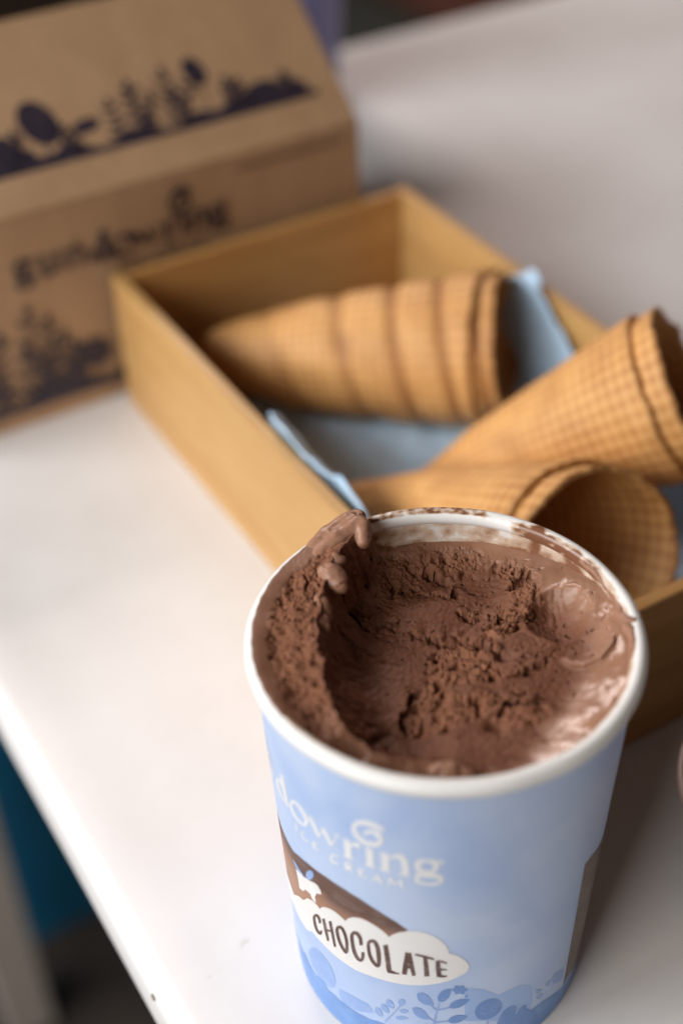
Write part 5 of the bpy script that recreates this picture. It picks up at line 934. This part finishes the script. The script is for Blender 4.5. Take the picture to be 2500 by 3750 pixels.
    wx = x + 0.05 * noise2(x * 4, y * 4, 91); wy = y + 0.05 * noise2(x * 3.2, y * 3.2, 92)
    cn2 = noise2(wx * 4, (wy + 0.25 * wx) * 20, 96) + 0.25 * noise2(x * 50, y * 50, 97)
    h = h - hollow * (1 - melt) * 0.012 * np.exp(-(cn2 / 0.06) ** 2) * sstep(0.15, 0.5, noise2(x * 4, y * 6, 98))
    h = h + hollow * (1 - melt) * (0.0030 * noise2(wx * 2.2, (wy + 0.3 * wx) * 30, 99) + 0.0085 * noise2(wx * 1.4, (wy + 0.35 * wx) * 12, 88))
    pits = sstep(0.45, 0.66, noise2(x * 22, y * 22, 100)) * np.exp(-(((x - 0.73) / 0.13) ** 2 + ((y - 0.10) / 0.17) ** 2))
    pits = np.maximum(pits, sstep(0.46, 0.66, noise2(x * 20, y * 26, 101)) * np.exp(-(((x - 0.46) / 0.16) ** 2 + ((y + 0.10) / 0.12) ** 2)))
    pits = np.maximum(pits, 0.6 * sstep(0.62, 0.78, noise2(x * 17, y * 21, 106)) * hollow)
    h = h - 0.034 * pits * (1 - 0.6 * melt)
    h = h + np.exp(-(ds / 0.8) ** 4) * (0.0045 * noise2(x * 45 + 4 * y, y * 12, 102) + 0.005 * noise2(x * 16, y * 16, 107))
    h = h + melt * rightside * 0.007 * noise2(x * 7, y * 7, 103) + melt * 0.0012 * noise2(x * 22, y * 22, 104)
    h = h + (1 - crumb) * (1 - melt) * 0.0022 * noise2(x * 40, y * 40, 105)
    return h, melt, crumb, 0.55 + 0.45 * inner


n = 640
lin = np.linspace(-1, 1, n)
A, B = np.meshgrid(lin, lin, indexing='ij')
RE = 0.934
# square-to-disc map with even cells
x = A * np.sqrt(1 - B * B / 2) * RE
y = B * np.sqrt(1 - A * A / 2) * RE
h, melt, crumb, vigour = surface(x, y)
ang0 = np.degrees(np.arctan2(y, x)) % 360
over = sstep(112, 132, ang0) * (1 - sstep(205, 245, ang0)) * sstep(0.80, 0.93, np.hypot(x, y))     # on the left it laps onto the rim
relief = crumb * vigour
h = h + over * (0.056 + 0.006 * noise2(ang0 / 7.0, 0.4, 140) - h)
x = x * (1 + 0.030 * over * (1 + 0.25 * noise2(ang0 / 5.0, 3.4, 141))); y = y * (1 + 0.030 * over * (1 + 0.25 * noise2(ang0 / 5.0, 3.4, 141)))
# crumbs stand out along the surface normal, so that steep broken sides are rough too
def push(x, y, h, amount):
    P = np.stack([x, y, h], -1)
    da, db = np.gradient(P, axis=0), np.gradient(P, axis=1)
    nn = np.cross(da, db); nn /= np.linalg.norm(nn, axis=-1, keepdims=True) + 1e-12
    keep = (1 - sstep(0.88, 0.92, np.hypot(x, y)))
    P = P + nn * (amount * keep)[..., None]
    return P[..., 0], P[..., 1], P[..., 2]
def crumbs3(x, y, h, f, seed, octs):
    o = 0.0; a = 1.0
    for k in range(octs):
        o = o + a * (np.abs(noise3(x * f, y * f, h * f, seed + k)) * 2 - 0.5); f *= 2.1; a *= 0.55
    return o
x, y, h = push(x, y, h, relief * 0.012 * crumbs3(x, y, h, 15, 200, 2))
x, y, h = push(x, y, h, relief * 0.0065 * crumbs3(x, y, h, 42, 210, 2) - 0.016 * relief * sstep(0.28, 0.55, noise3(x * 26, y * 26, h * 26, 220)))
top_v = np.stack([x * U, y * U, (h + HT) * U], -1).reshape(-1, 3)
idx = np.arange(n * n).reshape(n, n)
quads = np.stack([idx[:-1, :-1], idx[1:, :-1], idx[1:, 1:], idx[:-1, 1:]], -1).reshape(-1, 4)
ringi = np.concatenate([idx[0, :], idx[1:, -1], idx[-1, -2::-1], idx[-2:0:-1, 0]])
rv = top_v[ringi].copy()
rv[:, :2] *= 0.90; rv[:, 2] = (-0.45 + HT) * U
nv0 = len(top_v)
low = np.arange(len(ringi)) + nv0
cen = nv0 + len(ringi)
verts = np.concatenate([top_v, rv, [[0, 0, (-0.45 + HT) * U]]])
m_ = len(ringi)
skirt = [(int(ringi[(i + 1) % m_]), int(ringi[i]), int(low[i]), int(low[(i + 1) % m_])) for i in range(m_)]
cap = [(int(low[(i + 1) % m_]), int(low[i]), cen) for i in range(m_)]
ice = mesh_obj("chocolate_ice_cream", verts, quads.tolist() + skirt + cap, M["ice"], None, True)
ice.rotation_euler = (0, 0, -PSI)
for nm, arr in (("melt", melt), ("crumb", crumb)):
    at = ice.data.attributes.new(nm, 'FLOAT', 'POINT')
    at.data.foreach_set("value", np.concatenate([arr.ravel(), np.zeros(m_ + 1)]).astype(np.float32))
tag(ice, "half scooped chocolate ice cream with melting edges, filling the blue tub", "ice cream")


def blobs(name, balls, parent, res=0.009, mat=None):
    """soft drops: overlapping balls (x, y, z, radius), in rim radii from the rim's centre, fused to one skin"""
    mb_ = bpy.data.metaballs.new("tmp")
    mb_.resolution = res; mb_.render_resolution = res; mb_.threshold = 0.35      # built at 20 times the size, then shrunk
    for (bx_, by_, bz_, br_) in balls:
        e = mb_.elements.new(); e.co = (bx_, by_, bz_); e.radius = br_ * 1.55
    ob = bpy.data.objects.new("tmpball_" + name, mb_)
    COL.objects.link(ob)
    bpy.context.view_layer.update()
    dg = bpy.context.evaluated_depsgraph_get()
    me = bpy.data.meshes.new_from_object(ob.evaluated_get(dg))
    bpy.data.objects.remove(ob); bpy.data.metaballs.remove(mb_)
    co = np.zeros(len(me.vertices) * 3); me.vertices.foreach_get("co", co); co = co.reshape(-1, 3)
    no = np.zeros(len(me.vertices) * 3); me.vertices.foreach_get("normal", no); no = no.reshape(-1, 3)
    X, Y, Z = co.T
    co = co + no * (0.012 * noise3(X * 9, Y * 9, Z * 9, 300) + 0.005 * noise3(X * 26, Y * 26, Z * 26, 301) - 0.012 * sstep(0.35, 0.55, noise3(X * 17, Y * 17, Z * 17, 302)))[:, None]
    me.vertices.foreach_set("co", co.ravel())
    me.transform(Matrix.Translation((0, 0, HT * U)) @ Matrix.Scale(U, 4))
    me.materials.clear(); me.materials.append(mat or M["melt"])
    me.polygons.foreach_set("use_smooth", [True] * len(me.polygons))
    return link(bpy.data.objects.new(name, me), parent)


def chain(pts, n):
    out = []
    for i in range(len(pts) - 1):
        for k in range(n):
            t = k / n
            out.append(tuple(pts[i][j] * (1 - t) + pts[i + 1][j] * t for j in range(4)))
    return out + [pts[-1]]


lipA = [(-0.735, 0.575, -0.01, 0.034), (-0.65, 0.69, 0.020, 0.042), (-0.56, 0.775, 0.045, 0.046), (-0.47, 0.835, 0.070, 0.048), (-0.40, 0.860, 0.078, 0.046)]
lipB = [(-0.68, 0.53, 0.0, 0.036), (-0.60, 0.64, 0.025, 0.046), (-0.52, 0.71, 0.05, 0.052), (-0.45, 0.765, 0.075, 0.052), (-0.40, 0.80, 0.080, 0.048)]
blobs("melted_lip", chain(lipA, 5) + chain(lipB, 5) + chain([(-0.385, 0.78, 0.090, 0.042), (-0.375, 0.735, 0.078, 0.042), (-0.378, 0.69, 0.056, 0.036)], 4), ice)
blobs("melted_drop", [(-0.535, 0.567, 0.058, 0.036), (-0.51, 0.560, 0.046, 0.034), (-0.525, 0.54, 0.04, 0.030)], ice)
blobs("melted_drop", chain([(-0.590, 0.475, 0.028, 0.044), (-0.545, 0.455, 0.036, 0.058), (-0.515, 0.405, 0.008, 0.046)], 4) + [(-0.585, 0.42, 0.010, 0.045)], ice)
blobs("melted_drop", chain([(-0.625, 0.30, 0.008, 0.036), (-0.605, 0.245, -0.004, 0.038), (-0.590, 0.205, -0.026, 0.032)], 4) + [(-0.64, 0.26, -0.01, 0.034)], ice)
blobs("melted_drop", [(-0.630, 0.145, -0.002, 0.034), (-0.605, 0.12, -0.012, 0.035), (-0.600, 0.165, -0.010, 0.030), (-0.64, 0.115, -0.012, 0.028)], ice)
# drips over the rim at the right
blobs("melted_drip", chain([(0.765, 0.515, 0.014, 0.012), (0.815, 0.44, 0.020, 0.022), (0.850, 0.375, 0.012, 0.018), (0.880, 0.30, 0.002, 0.016), (0.905, 0.20, -0.008, 0.026), (0.905, 0.12, -0.010, 0.030), (0.91, 0.05, 0.0, 0.026)], 6)
      + [(0.86, 0.40, -0.005, 0.030), (0.89, 0.16, -0.03, 0.04)], ice)
blobs("melted_drip", chain([(0.905, 0.06, 0.022, 0.022), (0.945, 0.03, 0.034, 0.014), (0.978, 0.055, 0.032, 0.011), (0.998, 0.07, 0.006, 0.012)], 6)
      + chain([(0.91, 0.0, 0.016, 0.024), (0.925, -0.07, 0.020, 0.022), (0.918, -0.15, 0.010, 0.022), (0.90, -0.24, 0.0, 0.018)], 6) + [(0.93, -0.02, 0.024, 0.018), (0.935, -0.10, 0.018, 0.018)], ice)
blobs("melted_drop", chain([(-0.10, -0.745, -0.135, 0.042), (-0.02, -0.755, -0.140, 0.050), (0.05, -0.775, -0.155, 0.042)], 4), ice)

# ------------------------------------------------------------------ kraft carton with a sloping top
kx0, kx1, ky0, kh = -0.062, 0.167, 0.318, 0.1015
SL = math.radians(38); SLEN = 0.0875; KT = 0.0022
ridge_y, ridge_z = ky0 + SLEN * math.cos(SL), kh + SLEN * math.sin(SL)
ky1 = 2 * ridge_y - ky0
carton = empty("cardboard_carton", ((kx0 + kx1) / 2, (ky0 + ky1) / 2, 0))
tag(carton, "brown kraft cardboard carton with black meadow prints and a sloping top", "carton")
kox, koy = carton.location.x, carton.location.y


def kpanel(name, quad, th, nrm):
    """flat card panel from 3+ outer corners, thickness inwards along -nrm, softened edges"""
    nrm = Vector(nrm).normalized()
    q = [Vector(p) - Vector((kox, koy, 0)) for p in quad]
    bm = bmesh.new()
    a = [bm.verts.new(p) for p in q]; b = [bm.verts.new(p - nrm * th) for p in q]
    bm.faces.new(a); bm.faces.new(list(reversed(b)))
    for i in range(len(q)):
        j = (i + 1) % len(q)
        bm.faces.new((a[j], a[i], b[i], b[j]))
    bmesh.ops.recalc_face_normals(bm, faces=bm.faces[:])
    bmesh.ops.bevel(bm, geom=bm.edges[:], offset=0.0005, segments=2, affect='EDGES')
    return bm_obj(name, bm, M["kraft"], carton)


e = 0.0003
kpanel("front_panel", [(kx0, ky0, 0), (kx1, ky0, 0), (kx1, ky0, kh - e), (kx0, ky0, kh - e)], KT, (0, -1, 0))
kpanel("back_panel", [(kx1, ky1, 0), (kx0, ky1, 0), (kx0, ky1, kh - e), (kx1, ky1, kh - e)], KT, (0, 1, 0))
kpanel("top_panel", [(kx0, ky0, kh), (kx1, ky0, kh), (kx1, ridge_y - e, ridge_z), (kx0, ridge_y - e, ridge_z)], KT, (0, -math.sin(SL), math.cos(SL)))
kpanel("top_panel", [(kx1, ky1, kh), (kx0, ky1, kh), (kx0, ridge_y + e, ridge_z), (kx1, ridge_y + e, ridge_z)], KT, (0, math.sin(SL), math.cos(SL)))
for xx, sg in ((kx0 + e, -1), (kx1 - e, 1)):
    q = [(xx, ky0 + 0.003, 0.0), (xx, ky1 - 0.003, 0.0), (xx, ky1 - 0.003, kh - 0.001), (xx, ridge_y, ridge_z - 0.0045), (xx, ky0 + 0.003, kh - 0.001)]
    kpanel("end_panel", q, KT, (sg, 0, 0))


_lift = [0.00012]
def on_card(name, shapes, mat, plane):
    bm = bmesh.new()
    _lift[0] += 0.000006                       # prints that overlap lie one on the other
    e_ = _lift[0]
    lay = []
    for k_, sh in enumerate(shapes):
        n0 = len(bm.verts)
        if sh[0] == 'p':
            b2 = poly_bm(sh[1]); bmesh.ops.triangulate(b2, faces=b2.faces[:])
            me = bpy.data.meshes.new("tmp"); b2.to_mesh(me); b2.free(); bm.from_mesh(me); bpy.data.meshes.remove(me)
        else: strip_bm(bm, sh[1], sh[2])
        lay += [k_] * (len(bm.verts) - n0)
    _lift[0] += 0.000005 * min(len(shapes), 12)
    for v, k_ in zip(bm.verts, lay):
        e_ = _lift[0] - 0.000005 * (k_ % 12)
        a, b = v.co.x, v.co.y
        if plane == 'front': v.co = Vector((a - kox, ky0 - e_ - koy, b))
        else: v.co = Vector((a - kox, ky0 + b * math.cos(SL) - e_ * math.sin(SL) - koy, kh + b * math.sin(SL) + e_ * math.cos(SL)))
    return bm_obj(name, bm, mat, carton)


def ellipse(cx_, cy_, a, b, rot=0.0, n=22):
    c, s = math.cos(rot), math.sin(rot)
    return [(cx_ + a * math.cos(t) * c - b * math.sin(t) * s, cy_ + a * math.cos(t) * s + b * math.sin(t) * c) for t in [2 * math.pi * i / n for i in range(n)]]


def leaf2(x0, y0, x1, y1, w):
    dx, dy = x1 - x0, y1 - y0; L = math.hypot(dx, dy); nx, ny = -dy / L, dx / L
    up = [(x0 + dx * t + nx * w * math.sin(math.pi * t), y0 + dy * t + ny * w * math.sin(math.pi * t)) for t in [i / 6 for i in range(7)]]
    dn = [(x0 + dx * t - nx * w * math.sin(math.pi * t), y0 + dy * t - ny * w * math.sin(math.pi * t)) for t in [5 / 6, 4 / 6, 3 / 6, 2 / 6, 1 / 6]]
    return up + dn


def sprig(x0, y0, hgt, lean, rnd, nl=4, ls=0.006):
    sh = []
    x1, y1 = x0 + lean * hgt, y0 + hgt
    w = 0.0004
    sh.append(('s', [(x0 - w, y0), (x1 - w * .5, y1)], [(x0 + w, y0), (x1 + w * .5, y1)]))
    for i in range(nl):
        t = (i + 0.7) / (nl + 0.2)
        px_, py_ = x0 + (x1 - x0) * t, y0 + (y1 - y0) * t
        for sd in (-1, 1):
            l = ls * rnd.uniform(0.8, 1.2)
            sh.append(('p', leaf2(px_, py_, px_ + sd * l * 0.85, py_ + l * 0.6, l * 0.21)))
    sh.append(('p', leaf2(x1, y1, x1 + lean * ls, y1 + ls, ls * 0.26)))
    return sh


def meadow(x0, x1, base, fn, rnd, step=0.0025):
    pts = []; xx = x0
    while xx <= x1:
        pts.append((xx, fn(xx) + rnd.uniform(-0.0006, 0.0012))); xx += step
    return [('s', [(a, b) for a, b in pts], [(a, base) for a, b in pts])]


rk = random.Random(11)
# sloping top: the meadow band tapers out towards the right
shp = meadow(-0.058, 0.156, 0.0172, lambda q: 0.0200 + (0.0065 * max(0, math.sin(q * 55 + 0.8)) * (1 if q < 0.02 or q > 0.105 else 0.35) + (0.006 if -0.02 < q < 0.014 else 0) + 0.0018 * math.sin(q * 210)) * min(1.0, max(0.0, (0.158 - q) / 0.02)) + 0.0018 * min(1.0, max(0.0, (0.156 - q) / 0.05)), rk)
on_card("meadow_print", shp, M["black_ink"], 'top')
shp = [('p', ellipse(0.0275, 0.0375, 0.0082, 0.0112, 0.25)), ('s', [(0.0262, 0.02), (0.0262, 0.029)], [(0.0272, 0.02), (0.0272, 0.029)])]
on_card("tree_print", shp, M["black_ink"], 'top')
on_card("tree_print", [('p', ellipse(0.1030, 0.0430, 0.0050, 0.0074, 0.2)), ('s', [(0.1026, 0.02), (0.1026, 0.037)], [(0.1034, 0.02), (0.1034, 0.037)])], M["black_ink"], 'top')
for el in ((0.0465, 0.0310, 0.0068, 0.0033, 0.15), (0.1290, 0.0250, 0.0095, 0.0058, 0.2), (0.1450, 0.0235, 0.0060, 0.0035, 0.1), (-0.012, 0.032, 0.009, 0.006, 0.3)):
    on_card("shrub_print", [('p', ellipse(*el))], M["black_ink"], 'top')
shp = []
for q, hg, ln in ((0.058, 0.018, 0.1), (0.066, 0.021, 0.15), (0.074, 0.024, -0.1), (0.083, 0.026, 0.2), (0.091, 0.016, -0.2), (0.112, 0.012, 0.2), (0.070, 0.016, 0.5), (0.087, 0.020, 0.6), (0.120, 0.014, -0.3), (0.139, 0.010, 0.2), (0.010, 0.014, 0.3), (0.038, 0.014, -0.3), (-0.035, 0.02, 0.2), (-0.045, 0.024, -0.1)):
    on_card("sprig_print", sprig(q, 0.019, hg, ln, rk, 4, 0.0050), M["black_ink"], 'top')
# front: name, fine line, meadow along the foot
def bold(word, k):
    out = []
    for L, R in word:
        out.append([[((a + c) / 2 + (a - c) / 2 * k, (b + d) / 2 + (b - d) / 2 * k) for (a, b), (c, d) in zip(L, R)],
                    [((a + c) / 2 - (a - c) / 2 * k, (b + d) / 2 - (b - d) / 2 * k) for (a, b), (c, d) in zip(L, R)]])
    return out
def card_word(word, x0, base, sc, dth=0.0):
    word = bold(word, 1.1)
    return [('s', [(x0 + (a + dth) * 0.93 * U * sc, base + (b + 0.72) * U * sc) for a, b in L], [(x0 + (a + dth) * 0.93 * U * sc, base + (b + 0.72) * U * sc) for a, b in R]) for L, R in word]
sc = 1.24; xg = 0.0975 + 0.07 * 0.93 * U * sc
for wd in extra + PRINT['brand']:
    on_card("brand_letter", card_word(wd, xg, 0.0715, sc), M["black_ink"], 'front')
on_card("brand_swirl", card_word(PRINT['swirl'], xg, 0.0715, sc), M["black_ink"], 'front')
for wd in PRINT['small']:
    on_card("small_letter", card_word(wd, xg, 0.0715, sc), M["faded_ink"], 'front')
shp = []
xx = 0.104
while xx < 0.158:
    w_ = rk.uniform(0.0008, 0.002)
    shp.append(('s', [(xx, 0.0945), (xx + w_, 0.0945)], [(xx, 0.0965), (xx + w_, 0.0965)])); xx += w_ + 0.0006
on_card("fine_print", shp, M["faded_ink"], 'front')
shp = meadow(-0.06, 0.165, 0.0090, lambda q: 0.0130 + 0.006 * max(0, math.sin(q * 70 + 1.0)) + 0.0012 * math.sin(q * 190), rk)
on_card("meadow_print", shp, M["black_ink"], 'front')
on_card("tree_print", [('p', ellipse(0.0262, 0.0275, 0.0070, 0.0075)), ('s', [(0.0257, 0.012), (0.0257, 0.021)], [(0.0267, 0.012), (0.0267, 0.021)])], M["black_ink"], 'front')
shp = []
for q, hg, ln in ((-0.021, 0.034, 0.15), (-0.010, 0.042, 0.2), (0.0015, 0.036, 0.15), (0.012, 0.020, 0.2), (-0.016, 0.022, -0.5), (-0.004, 0.026, 0.6), (0.006, 0.024, -0.4), (0.018, 0.012, -0.2), (-0.034, 0.03, -0.1), (-0.047, 0.036, 0.1), (0.05, 0.03, 0.1), (0.075, 0.036, -0.15), (0.1, 0.03, 0.15)):
    on_card("sprig_print", sprig(q, 0.0125, hg, ln, rk, 5, 0.0058), M["black_ink"], 'front')

# ------------------------------------------------------------------ lilac tub behind the carton
lt = empty("lidded_tub", (0.259, 0.570, 0))
tag(lt, "lavender blue paper tub standing behind the cardboard carton", "tub")
lm = plain("lavender_paper", (0.20, 0.20, 0.42), 0.45, 0.12, 20)
lathe("body", [(0.0, 0.001), (0.036, 0.001), (0.0365, 0.0), (0.0440, 0.116)], lm, lt, 96)
lathe("lid", [(0.0, 0.126), (0.044, 0.126), (0.0462, 0.125), (0.0465, 0.1165), (0.0442, 0.1165)], plain("lid_paper", (0.24, 0.27, 0.50), 0.45, 0.08), lt, 96)

# ------------------------------------------------------------------ small cup at the right edge
sc_ = empty("paper_cup", (0.1060, -0.0445, 0))
tag(sc_, "small paper cup of brown ice cream, cut off at the right edge", "cup")
CH = 0.044
lathe("wall", [(0.0, 0.002), (0.033, 0.002), (0.0335, 0.0), (0.0412, CH), (0.0405, CH), (0.0330, 0.004), (0.0, 0.004)], plain("cup_paper", (0.30, 0.22, 0.19), 0.5, 0.06), sc_, 128)
ringp = [(0.0412 + 0.0016 * math.cos(2 * math.pi * k / 14), CH + 0.0016 * math.sin(2 * math.pi * k / 14)) for k in range(14)]
lathe("rim", ringp, plain("cup_rim", (0.30, 0.22, 0.19), 0.45, 0.05), sc_, 128, True, True)
V = []
for i in range(60):
    rr = 0.0392 * i / 59
    for j in range(96):
        a = 2 * math.pi * j / 96
        V.append((rr * math.cos(a), rr * math.sin(a), CH - 0.010 + 0.006 * (1 - (rr / 0.0392) ** 2) + 0.002 * float(noise2(rr * 90 * math.cos(a), rr * 90 * math.sin(a), 7))))
F = []
for i in range(59):
    for j in range(96):
        j2 = (j + 1) % 96
        F.append((i * 96 + j, (i + 1) * 96 + j, (i + 1) * 96 + j2, i * 96 + j2))
si = mesh_obj("brown_ice_cream", V, F, plain("reddish_ice_cream", (0.19, 0.062, 0.030), 0.4, 0.25, 120, 0.0006), None, True)
si.location = sc_.location
tag(si, "reddish brown ice cream inside the small cup at the right edge", "ice cream")
